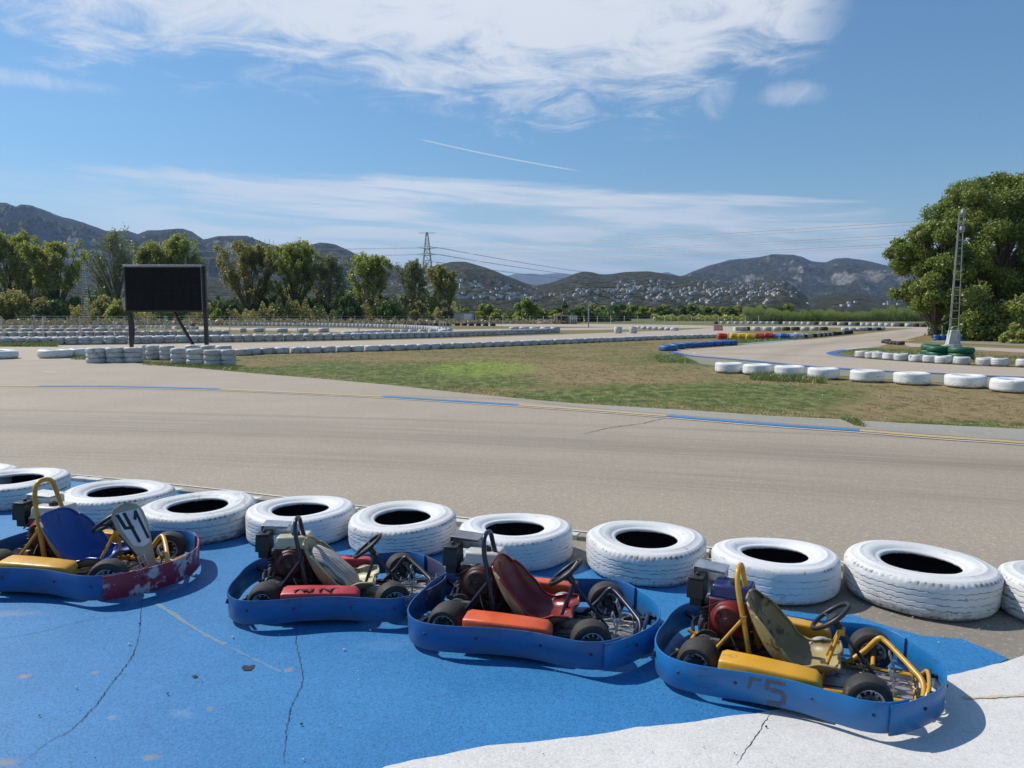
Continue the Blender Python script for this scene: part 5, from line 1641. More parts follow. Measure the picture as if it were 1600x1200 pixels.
def pod(parent, side, m_, x0=-.325, x1=.18, z0=.095, z1=.208, y0=.28, y1=.405, low=False):
    """side pod lofted from rounded sections"""
    secs = []
    n = 16
    for t_, sc, dz in [(0, .35, .0), (.015, .85, 0), (.06, 1, 0), (.35, 1, 0.0), (.7, .97, -.004), (.93, .92, -.010), (.985, .74, -.014), (1, .3, -.016)]:
        x = x0 + (x1 - x0) * t_
        yc = (y0 + y1) / 2; zc = (z0 + z1) / 2
        hy = (y1 - y0) / 2 * sc; hz_ = (z1 - z0) / 2 * (sc if sc < .9 else 1)
        ring = []
        for k in range(n):
            a = 2 * math.pi * (k + .5) / n
            ca, sa = math.cos(a), math.sin(a)
            e = .2
            yy = math.copysign(abs(ca) ** e, ca) * hy; zz = math.copysign(abs(sa) ** e, sa) * hz_
            ring.append((x, side * (yc + yy - (.018 if zz > 0 else 0) * 1), zc + zz + dz + (yy * -.12)))
        secs.append(ring)
    vs = [p for s in secs for p in s]
    fs = []
    for i in range(len(secs) - 1):
        for k in range(n):
            l = (k + 1) % n
            fs.append((i * n + k, i * n + l, (i + 1) * n + l, (i + 1) * n + k))
    fs += [tuple(range(n))[::-1], tuple((len(secs) - 1) * n + k for k in range(n))]
    mb = MB(); mb.add(vs, fs)
    o = mb.build('side_pod', m_, parent, ang=50)
    return o


def strokes(mb, polys, wd, place, th=.0015):
    """flat brush strokes: polylines in a 2-D frame, placed by a function (u, v, lift) -> point"""
    for pl in polys:
        for a, b in zip(pl, pl[1:]):
            a_ = Vector((a[0], a[1])); b_ = Vector((b[0], b[1]))
            d = (b_ - a_); L = d.length
            if L < 1e-6: continue
            d /= L; n_ = Vector((-d.y, d.x)) * wd / 2
            a2 = a_ - d * wd * .3; b2 = b_ + d * wd * .3
            ps = [a2 + n_, b2 + n_, b2 - n_, a2 - n_]
            mb.add([place(p.x, p.y, th) for p in ps] + [place(p.x, p.y, 0) for p in ps], [(0, 1, 2, 3), (7, 6, 5, 4), (0, 4, 5, 1), (1, 5, 6, 2), (2, 6, 7, 3), (3, 7, 4, 0)])


def engine(parent, tank, red, guard, blk='blk_plastic'):
    x, y = -.355, .135
    o = MB()
    o.box((x, y, .17), (.20, .20, .12)).box((x, y, .27), (.22, .16, .14)).box((x - .02, y + .02, .10), (.30, .22, .02))
    for k in range(6): o.box((x - .12, y + .01, .20 + k * .022), (.09, .14, .006))
    o.tube([(x - .05, y + .09, .2), (x - .05, y + .17, .2)], .02, 10)
    o.tube([(x + .02, y - .1, .16), (x + .10, y - .12, .13), (x + .16, y - .08, .12)], .008, 6)
    eng = o.build('engine', M['eng_dark'], parent, bevel=.006)
    # fan shroud with round recoil starter, facing the near side
    Mx = Matrix.Translation((x + .01, y - .085, .265)) @ Matrix.Rotation(math.pi / 2, 4, 'X')
    s = MB()
    s.lathe([(.0, .0), (.100, 0), (.100, .03), (.092, .046), (.080, .052), (.077, .066), (.0, .070)], 28, Mx)
    s.box((x + .005, y - .072, .262), (.225, .06, .205), taper=.94).box((x + .005, y - .03, .335), (.235, .10, .05))
    sh = s.build('fan_shroud', red, eng, ang=30, bevel=.006)
    g = MB()
    for k in range(30):
        a = k * 2 * math.pi / 30
        c = Mx @ Vector((math.cos(a) * .052, math.sin(a) * .052, .0705))
        g.box(c, (.034, .0045, .004), (Mx @ Matrix.Rotation(a, 4, 'Z')).to_3x3())
    g.lathe([(0, .076), (.018, .076), (.022, .068)], 14, Mx)
    link('starter_grille', g.mesh('starter_grille', M['eng_dark']), eng)
    tk = MB().box((x + .015, y, .403), (.235, .185, .075), taper=.90).box((x + .015, y, .358), (.245, .2, .024))
    tk.build('fuel_tank', tank, eng, bevel=.014)
    MB().lathe([(0, .464), (.026, .464), (.03, .456), (.03, .438), (0, .436)], 18, Matrix.Translation((x + .03, y - .02, 0))).lathe([(0, .471), (.012, .470), (.014, .462)], 10, Matrix.Translation((x + .03, y - .02, 0))).build('fuel_cap', M[blk], eng)
    ab = MB().box((x - .185, y - .03, .395), (.10, .13, .11), taper=.93).box((x - .185, y - .03, .32), (.07, .09, .06)).box((x - .185, y - .03, .457), (.09, .12, .014))
    ab.tube([(x - .185, y - .03, .46), (x - .185, y - .03, .48)], .012, 8)
    ab.build('air_filter', M[blk], eng, bevel=.007)
    mf = MB()
    mf.box((x - .13, y + .10, .445), (.17, .13, .05)).box((x - .13, y + .095, .488), (.185, .15, .006), Matrix.Rotation(R(4), 3, 'Y'))
    mf.box((x - .222, y + .095, .47), (.004, .15, .04))
    mf.tube([(x - .05, y + .1, .40), (x - .08, y + .12, .44), (x - .1, y + .12, .46)], .016, 8)
    mf.build('muffler_guard', guard, eng, bevel=.004)
    MB().tube([(x + .13, y - .1, .40), (x + .15, y - .12, .3), (x + .1, y - .13, .2), (x + .13, y - .1, .12)], .004, 6, smooth=4).tube([(x + .02, y - .08, .38), (x - .08, y - .12, .33), (x - .16, y - .08, .28)], .005, 6, smooth=4).build('cable', M['blk_plastic'], eng)
    return eng


def kart(loc, head, label, ring, front, podm, frame, seat_in, seat_out, tank, shroud, guard, steer=20, wheel_tilt=0, group='rental karts parked in a row by the tyres', cone=False, seed=0, front_seams=True):
    rnd = random.Random(seed)
    root = empty('go_kart', loc, R(head))
    tag(root, label, 'go-kart', group)
    fr = M[frame]
    # wrap-round plastic bumper
    n = len(RING)
    def cut(px0): return min(range(n), key=lambda i: (RING[i] - Vector(px0)).length)
    i0 = cut((.555, -.37, 0)); i1 = cut((.555, .37, 0))
    body = [RING[i % n] for i in range(i1, n + i0 + 1)]
    nose = [RING[i % n] for i in range(i0 - 5, i1 + 6)]
    wob = lambda u: .002 * math.sin(u * 13 + seed) + .001 * math.sin(u * 29)
    mb = MB(); ribbon(mb, body, 0, .011, Z0, Z1, dz=wob, tilt=.05); b1 = mb.build('bumper', M[ring], root, ang=40)
    mb = MB(); ribbon(mb, nose, .0125, .011, Z0 - .004, Z1 - .006, tilt=.04)
    nb = mb.build('front_bumper', M[front], root, ang=40)
    bom = MB().lathe([(0, .004), (.007, .0035), (.009, 0), (.009, -.004)][::-1], 8).mesh('bolt', M['eng_dark'])
    for i in range(0, n, 13):
        p = RING[i]; q = RING[(i + 1) % n]
        t_ = (q - p).normalized(); n_ = Vector((t_.y, -t_.x, 0))
        off = .0245 if abs(p.y) < .38 and p.x > .5 else .0085
        b_ = link('bolt', bom, b1)
        b_.matrix_local = Matrix.Translation(p + n_ * off + Vector((0, 0, .125))) @ n_.to_track_quat('Z', 'Y').to_matrix().to_4x4()
    # tubular frame
    f = MB(); r = .013
    for s in (-1, 1):
        f.tube([(-.56, s * .15, .085), (-.3, s * .17, .075), (-.02, s * .22, .062), (.2, s * .19, .062), (.42, s * .17, .068), (.60, s * .16, .075)], r, 8, smooth=4)
        f.tube([(-.30, s * .17, .08), (-.28, s * .35, .095), (.12, s * .35, .095), (.18, s * .2, .065)], .009, 7, smooth=4)
        f.tube([(.40, s * .17, .07), (.40, s * .27, .10)], .012, 8)
    for x, hw_ in ((-.56, .15), (-.3, .17), (.16, .2), (.6, .16)):
        f.tube([(x, -hw_, .075), (x, hw_, .075)], r, 8)
    f.tube([(-.56, -.15, .085), (-.60, -.15, .10)], .012, 8).tube([(-.56, .15, .085), (-.60, .15, .10)], .012, 8)
    f.build('frame', fr, root, ang=60)
    # front cross tube and raised nose tubes
    f = MB()
    f.tube([(.27, .155, .075), (.36, .175, .16), (.42, .18, .235), (.455, .165, .235), (.53, .08, .20), (.60, -.01, .165), (.625, -.05, .15), (.635, -.09, .12), (.63, -.12, .08)], .0145, 9, smooth=4)
    f.tube([(.63, .16, .08), (.655, .1, .14), (.655, -.1, .14), (.63, -.16, .08)], .011, 8, smooth=4)
    f.build('nose_tube', fr, root, ang=60)
    for s in (-1, 1):
        MB().tube([(.60, s * .13, .09), (.70, s * .13, .11)], .012, 8).box((.66, s * .13, .10), (.03, .05, .06)).build('bumper_bracket', M['blk_plastic'], root, ang=60)
        MB().tube([(-.57, s * .15, .10), (-.60, s * .3, .11), (-.55, s * .40, .11)], .011, 8, smooth=3).tube([(-.59, s * .30, .11), (-.675, s * .33, .14)], .016, 8).build('bumper_bracket', M['blk_plastic'], root, ang=60)
    # floor
    MB().box((.29, 0, .045), (.66, .38, .004)).build('floor_plate', M['floor'], root)
    for s in (-1, 1): MB().box((-.07, s * .30, .052), (.54, .22, .004)).build('shadow_tray', M['eng_dark'], root)  # unseen trays added under the pods to close up the kart's shadow
    o = MB().box((-.31, 0, .06), (.50, .34, .006)).box((-.18, -.1, .075), (.12, .03, .02)).box((-.42, -.06, .085), (.2, .03, .03))
    o.build('rear_plate', M['eng_dark'], root)
    # axles, wheels
    zr, zf = .112, .113
    MB().tube([(-.45, -.26, zr), (-.45, .30, zr)], .014, 10).lathe([(.0, -.006), (.075, -.006), (.075, .006), (0, .006)], 24, Matrix.Translation((-.45, .0, zr)) @ Matrix.Rotation(math.pi / 2, 4, 'X')).build('rear_axle', M['eng_dark'], root)
    for s in (-1, 1):
        wheel(root, -.45, s * .25 + .01, zr, .110, .16, s)
    for s in (-1, 1):
        w_ = wheel(root, 0, 0, 0, .112, .12, s)
        w_.location = (.385, s * .30 + .02, zf)
        w_.rotation_euler = (0, 0, R(steer))
    k_ = MB()
    for s in (-1, 1):
        k_.box((.40, s * .265, zf), (.03, .02, .09)).tube([(.40, s * .25, zf), (.40, s * .33, zf)], .009, 8)
        k_.tube([(.40, s * .26, zf - .02), (.33, s * .25, zf - .03), (.36, s * .02, .10)], .006, 6)
    k_.tube([(.30, -.2, .09), (.37, .0, .10), (.30, .2, .085)], .005, 6)
    k_.build('steering_linkage', M['eng_dark'], root)
    # brake disc, chain side sprocket, bearings, loose cables
    My = lambda yy: Matrix.Translation((-.45, yy, zr)) @ Matrix.Rotation(math.pi / 2, 4, 'X')
    MB().lathe([(.02, -.003), (.068, -.003), (.068, .003), (.02, .003)], 24, My(-.06)).box((-.40, -.06, zr + .03), (.05, .03, .05)).build('brake_disc', M['silver'], root)
    for s in (-1, 1): MB().box((-.45, s * .15, zr - .005), (.06, .022, .085)).build('axle_bearing', M['galv'], root, bevel=.004)
    MB().tube([(-.455, .05, zr + .07), (-.36, .05, .20), (-.34, .05, .19)], .006, 5).tube([(-.455, .05, zr - .07), (-.36, .05, .13)], .006, 5).build('chain', M['eng_dark'], root)
    f = MB()
    f.tube([(.48, -.1, .09), (.2, -.16, .075), (-.1, -.2, .10), (-.25, -.16, .16), (-.33, -.02, .22)], .0035, 5, smooth=5)
    f.tube([(.48, .1, .09), (.15, .17, .08), (-.15, .2, .09), (-.38, -.05, .14)], .0035, 5, smooth=5)
    f.tube([(.60, -.10, .09), (.58, -.03, .17), (.52, .03, .15), (.50, .09, .10)], .004, 5, smooth=5)
    f.build('brake_cable', M['blk_plastic'], root)
    # seat, pods, hoop
    seat_obj(root, M[seat_in], M[seat_out])
    for s in (-1, 1): pod(root, s, M[podm])
    f = MB()
    hx, hz = -.215, .60
    f.tube([(-.19, -.13, .08), (-.235, -.115, .30), (-.275, -.095, .48), (-.285, -.07, .56), (-.287, -.03, .585), (-.287, .03, .585), (-.285, .07, .56), (-.275, .095, .48), (-.235, .115, .30), (-.19, .13, .08)], .0145, 10, smooth=5)
    f.build('roll_hoop', fr, root, ang=60)
    for s in (-1, 1):
        MB().tube([(-.245, s * .115, .33), (-.42, s * .15, .09)], .010, 8).box((-.240, s * .117, .335), (.03, .03, .035)).build('hoop_brace', fr, root, ang=60)
        MB().box((-.02, s * .200, .13), (.035, .012, .05)).lathe([(0, .018), (.010, .016), (.012, 0)], 10, Matrix.Translation((-.02, s * .200, .15))).build('seat_mount', fr, root, ang=60)
    engine(root, M[tank], M[shroud], M[guard])
    # steering
    W0 = Vector((.19, 0, .385))
    ax = Vector((-.62, 0, .78)).normalized()
    q = ax.to_track_quat('Z', 'Y').to_matrix().to_4x4()
    Mw = Matrix.Translation(W0) @ q @ Matrix.Rotation(R(35 + seed * 50), 4, 'Z')
    wh = MB()
    wh.tube([Mw @ Vector((math.cos(a) * .112, math.sin(a) * .112, 0)) for a in [k * 2 * math.pi / 32 for k in range(32)]], .0125, 8, closed=True)
    sw = wh.build('steering_wheel', M['blk_plastic'], root, ang=60)
    wh = MB()
    for k in range(3):
        a = k * 2.094
        wh.tube([Mw @ Vector((0, 0, -.02)), Mw @ Vector((math.cos(a) * .108, math.sin(a) * .108, 0))], .009, 6)
    wh.lathe([(0, .0), (.035, -.002), (.04, -.02), (.03, -.03), (0, -.032)], 16, Mw)
    wh.build('spoke', M['blk_plastic'], sw)
    MB().tube([W0 - ax * .02, Vector((.44, 0, .07))], .010, 8).tube([W0 - ax * .03, W0 - ax * .07], .02, 10).build('steering_column', M['eng_dark'] if frame != 'fr_navy' else fr, root)
    f = MB()
    s0 = W0 - ax * .09
    for s in (-1, 1):
        f.tube([(.155, s * .13, .07), (s0.x - .01, s * .018, s0.z)], .010, 8)
    f.box(s0, (.03, .05, .03))
    f.build('column_support', fr, root, ang=60)
    # pedals
    for s in (-1, 1):
        p_ = MB()
        y = s * .10
        p_.tube([(.50, y - .03, .07), (.50, y - .03, .13), (.475, y - .03, .20), (.475, y + .03, .20), (.50, y + .03, .13), (.50, y + .03, .07)], .0045, 6)
        p_.tube([(.49, y - .03, .155), (.49, y + .03, .155)], .004, 6).box((.50, y, .075), (.03, .03, .03)).tube([(.50, y, .08), (.3, y * 1.3, .075)], .003, 5)
        p_.build('pedal', M['silver'], root)
    f = MB()
    f.tube([(.06, .17, .09), (.10, .19, .16), (.17, .19, .17), (.22, .19, .09)], .013, 8, smooth=4)
    f.tube([(.30, .1, .06), (.42, .05, .09), (.50, .09, .10), (.58, .12, .12)], .004, 5, smooth=4).tube([(.28, -.1, .06), (.40, -.12, .09), (.54, -.05, .12), (.60, -.1, .12)], .004, 5, smooth=4)
    f.tube([(.35, .03, .07), (.45, .02, .12), (.55, .04, .09)], .004, 5, smooth=4)
    f.build('hose', M['galv'], root)
    root['_'] = 0
    del root['_']
    return root, b1, nb


def ring_place(side, off=.0068):
    """surface coordinates on the near flank of the bumper: u along x, v height"""
    pts = [p for p in RING if p.y * side > .3]
    pts.sort(key=lambda p: p.x)
    def fn(u, v, th):
        k = 0
        while k < len(pts) - 2 and pts[k + 1].x < u: k += 1
        a, b = pts[k], pts[k + 1]
        f_ = (u - a.x) / max(1e-6, b.x - a.x)
        y = a.y + (b.y - a.y) * f_
        return Vector((u, y + side * (off + th + .05 * (v - .127)), v))
    return fn


KX = 1.0
k4, b4, n4 = kart((1.525, 3.965, .010), -26.5, 'yellow framed kart with olive seat, red engine and dark blue fuel tank, nearest the camera', 'bump_blue2', 'bump_blue2', 'pod_yellow', 'fr_yellow', 'seat_olive', 'seat_olive', 'tank_blue', 'eng_red', 'silver', 12, seed=1)
k3, b3, n3 = kart((.137, 4.58, .008), -15, 'kart with dark red seat, orange side pods and navy blue roll hoop', 'bump_blue', 'bump_blue2', 'pod_orange', 'fr_navy', 'seat_red', 'seat_beige', 'tank_white', 'eng_red_shaded', 'grey_metal', 16, seed=2)
k3.scale = (1.06, 1.06, 1.04)
k2, b2, n2 = kart((-1.186, 5.08, .012), 3, 'kart with black roll hoop, red side pods and a striped cushion on its seat', 'bump_blue', 'bump_grey', 'pod_red', 'fr_black', 'seat_cream', 'seat_beige', 'tank_cream', 'eng_red_shaded', 'silver', 20, seed=3)
k1, b1, n1 = kart((-3.24, 5.60, .010), -10, 'kart with blue seat, yellow roll hoop and a white number plate at its nose', 'bump_blue', 'bump_red', 'pod_yellow', 'fr_yellow', 'seat_blue', 'seat_beige', 'tank_white', 'eng_red', 'white_paint', 22, seed=4)
k1.scale = (1.15, 1.15, 1.12)
for ch in k1.children:
    if ch.name.startswith('roll_hoop'): ch.scale = (1, 1, 1.1)
k0, b0, n0 = kart((-5.1, 6.15, .010), -14, 'kart mostly outside the left edge, only its yellow side pod showing', 'bump_blue', 'bump_blue', 'pod_yellow', 'fr_yellow', 'seat_blue', 'seat_beige', 'tank_white', 'eng_red', 'silver', 10, seed=5)

# worn number on the flank of the nearest kart (55), only fragments of the second five left
mb = MB()
fn = ring_place(-1)
strokes(mb, [[(-.10, .160), (-.145, .160), (-.15, .125), (-.155, .108)]], .016, fn)
mb.build('painted_digit', M['scuffed'], b4)
mb = MB()
strokes(mb, [[(.012, .163), (-.065, .163), (-.068, .120)], [(-.045, .118), (.0, .115), (.012, .098), (.010, .065), (-.01, .050), (-.06, .048)]], .021, fn)
mb.build('painted_digit', M['scuffed'], b4)
# black brush letters on the red pods
def pod_top(u, v, th):
    return Vector((u, -(.334 + v), .2085 + th + .0 - (v * -.12) - max(0, (u + .02)) * .02))
mb = MB()
strokes(mb, [[(-.235, .03), (-.20, -.02), (-.17, .03)], [(-.15, .03), (-.17, .0), (-.15, -.025), (-.12, -.005), (-.125, .025), (-.15, .03)], [(-.075, .03), (-.06, -.025), (-.01, .03), (.01, -.025)], [(.01, -.025), (.04, -.03)]], .017, pod_top)
pods = [c for c in k2.children if c.name.startswith('side_pod')]
mb.build('brush_letters', M['black_brush'], pods[0])
mb = MB()
strokes(mb, [[(-.02, .02), (.02, -.01), (.05, .02)], [(.06, .0), (.09, .02)]], .02, lambda u, v, th: Vector((u, .334 + v, .2095 + th)))
mb.build('brush_letters', M['black_brush'], pods[1])

# number plate of the first kart: tapered panel from the nose up to the wheel
base = Vector((.53, -.05, .07)); topc = Vector((.335, -.03, .50))
ey = Vector((.34, .94, 0)).normalized(); ez = (topc - base).normalized(); en = ez.cross(ey)
if en.x < 0: en = -en
outl = [(-.022, 0), (.022, 0), (.055, .14), (.098, .30), (.10, .39), (.075, .435), (.03, .452), (-.03, .452), (-.075, .435), (-.10, .39), (-.098, .30), (-.055, .14)]
PK = 1.09
def pl(u, v, th): return base + ey * u * PK + ez * v * PK + en * (th - .02 * (abs(u) / .1) ** 2)
mb = MB()
NU = 12; NVV = 26
def wid(v):
    vv = [0, .14, .30, .39, .435, .452]; ww = [.022, .055, .098, .10, .075, .03]
    return float(np.interp(v, vv, ww))
mb.grid(lambda a, b: pl((b * 2 - 1) * wid(a * .452), a * .452, 0), NVV, NU)
plate = mb.build('number_plate', M['white_plastic'], k1, ang=60, solid=.004)
mb = MB()
def dec(a, b):
    v = .17 + a * .235
    hw_ = min(wid(v) * .80, .078 * math.sin(math.pi * min(1, (a * .5 + .5) if a < .5 else 1)) ** .0 * (math.sqrt(max(0, 1 - ((.28 - a) / .28) ** 2)) if a < .28 else 1))
    return pl((b * 2 - 1) * hw_ * (.98), v, .0035)
mb.grid(dec, 20, 8)
mb.build('number_sticker', M['decal_white'], plate, ang=60, solid=.001)
mb = MB()
f2 = lambda u, v, th: pl(-u, v + .0, .0045 + th)
# seen from the nose: 4 then 1  (plate faces forward, so u runs from the viewer's left)
S = -1
def f3(u, v, th): return pl(S * u * -1, v, .0045 + th)
strokes(mb, [[(-.068, .392), (-.056, .305), (-.014, .298)], [(-.030, .392), (-.012, .205)]], .019, f3)
strokes(mb, [[(.018, .345), (.042, .39), (.052, .215)]], .019, f3)
mb.build('painted_digits', M['decal_black'], plate)

# striped cushion lying in the seat of the second kart
cu = MB()
def cush(a, b):
    th = a * math.pi; ph = b * 2 * math.pi
    e = .75
    def pw(v, e_): return math.copysign(abs(v) ** e_, v)
    x = .21 * pw(math.sin(th), e) * pw(math.cos(ph), .7); y = .145 * pw(math.sin(th), e) * pw(math.sin(ph), .7); z = .055 * math.cos(th)
    z += .008 * noise.noise(Vector((x * 14, y * 14, z * 20)))
    return Vector((x, y, z))
cu.grid(cush, 18, 32)
cs = link('cushion', cu.mesh('cushion', M['cloth'], 80))
Mk = Matrix.Translation((-1.186, 5.08, .012)) @ Matrix.Rotation(R(3), 4, 'Z')
cs.matrix_world = Mk @ Matrix.Translation((-.035, -.0, .235)) @ Matrix.Rotation(R(42), 4, 'Y')
tag(cs, 'striped grey and brown cushion lying in the cream seat of the second kart', 'cushion')
# ---------------------------------------------------------------- display board, masts, posts, sheds, pylon, wires
def vpost(name, px, pyb, pyt, r, mat, label, cat, group=None, n=6, lean=(0, 0)):
    b = G(px, pyb); h_ = P(px, pyt, b.y).z
    mb = MB().tube([(0, 0, -.1), (lean[0], lean[1], h_)], r, n).lathe([(r, h_), (r * .9, h_ + .01), (0, h_ + .012)], n, Matrix.Translation((lean[0], lean[1], 0)))
    o = link(name, mb.mesh(name, mat, 50), None, (b.x, b.y, 0))
    tag(o, label, cat, group)
    return o


# display board
gL = G(203.5, 545); gR = G(321, 546.5)
Yb = 42.0
xl = P(196.5, 450, Yb).x; xr = P(319.5, 450, Yb).x
zt = P(260, 416, Yb).z; zb = P(260, 487.5, Yb).z
root = empty('display_board', ((xl + xr) / 2, Yb, 0))
tag(root, 'large black display board on two black posts with a slanted brace', 'display board')
W_ = xr - xl; Hh = zt - zb
M['screen'] = pm('matt_black_panel', (0.006, 0.006, 0.007), (0.009, 0.009, 0.01), scale=.8, rough=.75, spec=.2)
MB().box((0, 0, (zt + zb) / 2), (W_, .30, Hh)).build('board_case', M['black_metal'], root, bevel=.02)
cols, rows_ = 8, 5
pm_ = MB().box((0, 0, 0), ((W_ - .22) / cols - .006, .02, (Hh - .2) / rows_ - .006)).mesh('screen_panel', M['screen'], 0)
for i in range(cols):
    for j in range(rows_):
        p_ = link('screen_panel', pm_, root, (-W_ / 2 + .08 + (W_ - .22) / cols * (i + .5), -.158, zb + .09 + (Hh - .2) / rows_ * (j + .5)))
MB().box((0, -.04, zt + .05), (W_ + .02, .42, .03)).box((0, -.243, zt + .02), (W_, .012, .12)).build('top_visor', M['galv'], root, bevel=.01)
mb = MB()
for k in range(9): mb.box((-W_ / 2 + .12 + k * .088, -.254, zt + .03), (.055, .01, .05 + .03 * (k % 3 == 0)))
mb.build('lettering', M['white_paint'], root)
MB().box((W_ / 2 - .09, -.17, (zt + zb) / 2), (.025, .02, Hh - .05)).build('edge_strip', M['grey_metal'], root)
px_l = P(203, 500, Yb).x - root.location.x; px_r = P(321, 500, Yb).x - root.location.x
MB().box((px_l, .05, zb / 2 - .05), (.17, .17, zb + .1)).build('post', M['black_metal'], root, bevel=.01)
MB().box((px_r, .05, zt / 2 - .05), (.19, .19, zt + .1)).build('post', M['black_metal'], root, bevel=.01)
MB().tube([(P(270, 488, Yb).x - root.location.x, .1, zb + .05), (P(302, 548, Yb).x - root.location.x, .3, -.02)], .09, 4).build('brace', M['black_metal'], root, ang=20)
MB().tube([(px_l + .08, -.08, zb), (px_l + .22, -.1, zb - .5), (px_l + .24, -.1, zb - 1.2), (px_l + .12, -.08, .25)], .045, 6, smooth=5).tube([(px_l + .04, -.1, zb), (px_l + .14, -.12, zb - .8), (px_l + .18, -.1, .3)], .035, 6, smooth=5).build('cable', M['blk_plastic'], root)
MB().box((-W_ / 2 - .1, 0, P(0, 473, Yb).z), (.17, .16, .5)).build('junction_box', M['galv'], root, bevel=.01)

# fence posts in the left field
fg = 'thin white fence posts of the left field'
FP = [(5, 527, 494), (68, 528.5, 494.5), (106, 516, 495), (127, 529.5, 495), (153, 516, 493.5), (181, 530, 496), (173, 504.5, 493), (195, 516, 496), (227, 529.5, 496.5), (232, 526, 495), (296, 527.5, 496.5), (330, 513, 500.5), (292, 505, 495.5), (315, 505, 495),
      (336, 505, 495.5), (359, 527, 495.5), (380, 504.7, 495), (403, 504.8, 495.5), (414, 527, 499), (425, 505, 496), (447, 505, 496), (465, 524, 500), (470, 505.5, 496), (490, 506, 497), (513, 525.5, 497), (533, 506.5, 497), (553, 507, 498), (561, 526.5, 501), (572, 507, 498), (589, 508, 498),
      (602, 526.5, 501), (621, 509, 499), (636, 523, 503), (649, 510, 501), (670, 512, 501), (676, 514, 502), (687, 520.5, 502), (692, 521.5, 503), (697, 522, 504), (703.5, 522.5, 504)]
FP.sort(key=lambda q: -q[1])
for i, (px, pb, pt) in enumerate(FP):
    near = pb > 522
    o = vpost('fence_post', px, pb, pt, .045 if near else .07, M['post_white'], 'thin white wooden fence post among the tyre walls of the left field' if near else 'thin far fence post along the back of the left circuit', 'post', fg if near else 'far fence posts behind the left circuit', lean=(random.uniform(-.08, .08), 0))
# fence rails and wire of the cluster at the bend
for px, pb, pt, lb in [(54, 516, 493.5, 'white braced corner post on the left, legs spread like an A'), (259.5, 516, 495, 'white braced corner post seen behind the display board brace')]:
    b = G(px, pb); h_ = P(px, pt, b.y).z
    mb = MB().tube([(0, 0, 0), (0, 0, h_)], .08, 6)
    mb.tube([(0, 0, h_ * .75), (-.55, 0, 0)], .05, 6).tube([(0, 0, h_ * .75), (.6, 0, 0)], .05, 6).box((0, 0, h_), (.3, .2, .2))
    o = link('braced_post', mb.mesh('braced_post', M['post_white'], 50), None, (b.x, b.y, 0)); tag(o, lb, 'post')
# dark wire fence far behind, a rail on posts
mb = MB()
Yf = 135
for i in range(90):
    x = -120 + i * 1.9
    mb.tube([(x, Yf, 0), (x, Yf, 1.4)], .05, 4)
o = None
fe = empty('wire_fence', (0, Yf, 0)); tag(fe, 'long low wire fence on thin posts before the tree belt', 'fence')
pmh = MB().tube([(0, 0, 0), (0, 0, 1.5)], .06, 5).mesh('post', M['post_white'], 50)
for i in range(56):
    link('post', pmh, fe, (-88 + i * 2.4, random.uniform(-.1, .1), 0))
for z in (.5, 1.0, 1.4):
    MB().tube([(-88, 0, z), (46, 0, z)], .012, 4).build('wire', M['galv'], fe)


def lattice(name, px, pyb, pyt, wb, wt, steps, r, mat, label, lean=0.0, four=False, base=None, cat='mast', dist=None):
    b = G(px, pyb) if dist is None else at(px, 500, dist)
    h_ = P(px, pyt, b.y).z
    root = empty(name, (b.x, b.y, 0)); tag(root, label, cat)
    mb = MB()
    rails = []
    sides = [(-1, -1), (1, -1), (1, 1), (-1, 1)] if four else [(-1, 0), (1, 0)]
    for sx, sy in sides:
        mb.tube([(sx * wb / 2, sy * wb / 2, 0 if base is None else base), (lean + sx * wt / 2, sy * wt / 2, h_)], r, 5)
    mb.build('rail', mat, root)
    return root, h_, b


# rusty ladder mast left
root, h_, b = lattice('ladder_mast', 134.5, 503, 408, 1.45, .9, 0, .09, M['galv'], 'tall narrow steel ladder mast standing before the left trees', dist=143.0)
rg_ = []
for k in range(26):
    z = .4 + k * h_ / 26.5
    t_ = z / h_; wv = 1.45 + (.9 - 1.45) * t_
    MB().tube([(-wv / 2, 0, z), (wv / 2, 0, z)], .06, 5).build('rung', M['galv'], root)
    
MB().tube([(0, 0, 0), (0, 0, h_)], .05, 5).build('centre_rail', M['galv'], root)

# lighting mast on the right with white base
bm = G(1488, 553)
Ym = bm.y
hm = P(1503, 332, Ym).z
lx = (P(1502.5, 332, Ym).x - bm.x)
root = empty('lighting_mast', (bm.x, Ym, 0)); tag(root, 'tall leaning lattice lighting mast on a white concrete foot', 'mast')
M['conc_white'] = pm('whitewashed_concrete', (0.60, 0.60, 0.57), (0.42, 0.42, 0.4), scale=3, rough=.8, dirt=(.25, .24, .2), dscale=4, damt=.35)
oct_ = [(math.cos(R(22.5 + 45 * k)) * .42, math.sin(R(22.5 + 45 * k)) * .42) for k in range(8)]
MB().prism(oct_, 0, .42).prism([(x * .96, y * .96) for x, y in oct_], .43, .47).build('foot', M['conc_white'], root, bevel=.02)
zp0, zp1 = .47, P(1490, 516, Ym).z
def mx(z): return lx * max(0, z - .2) / (hm - .2)
pnl = MB(); pnl.add([(-.30 + mx(zp0), -.16, zp0), (.28 + mx(zp0), -.16, zp0), (.24 + mx(zp1), -.14, zp1), (-.20 + mx(zp1), -.14, zp1), (-.30 + mx(zp0), .16, zp0), (.28 + mx(zp0), .16, zp0), (.24 + mx(zp1), .14, zp1), (-.20 + mx(zp1), .14, zp1)],
                     [(0, 1, 2, 3), (5, 4, 7, 6), (4, 0, 3, 7), (1, 5, 6, 2), (3, 2, 6, 7), (4, 5, 1, 0)])
pnl.build('base_panel', M['conc_white'], root, bevel=.01)
for s in (-1, 1):
    MB().tube([(s * .24 + mx(zp0), 0, zp0), (s * .11 + mx(hm), 0, hm)], .021, 6).build('rail', M['galv'], root)
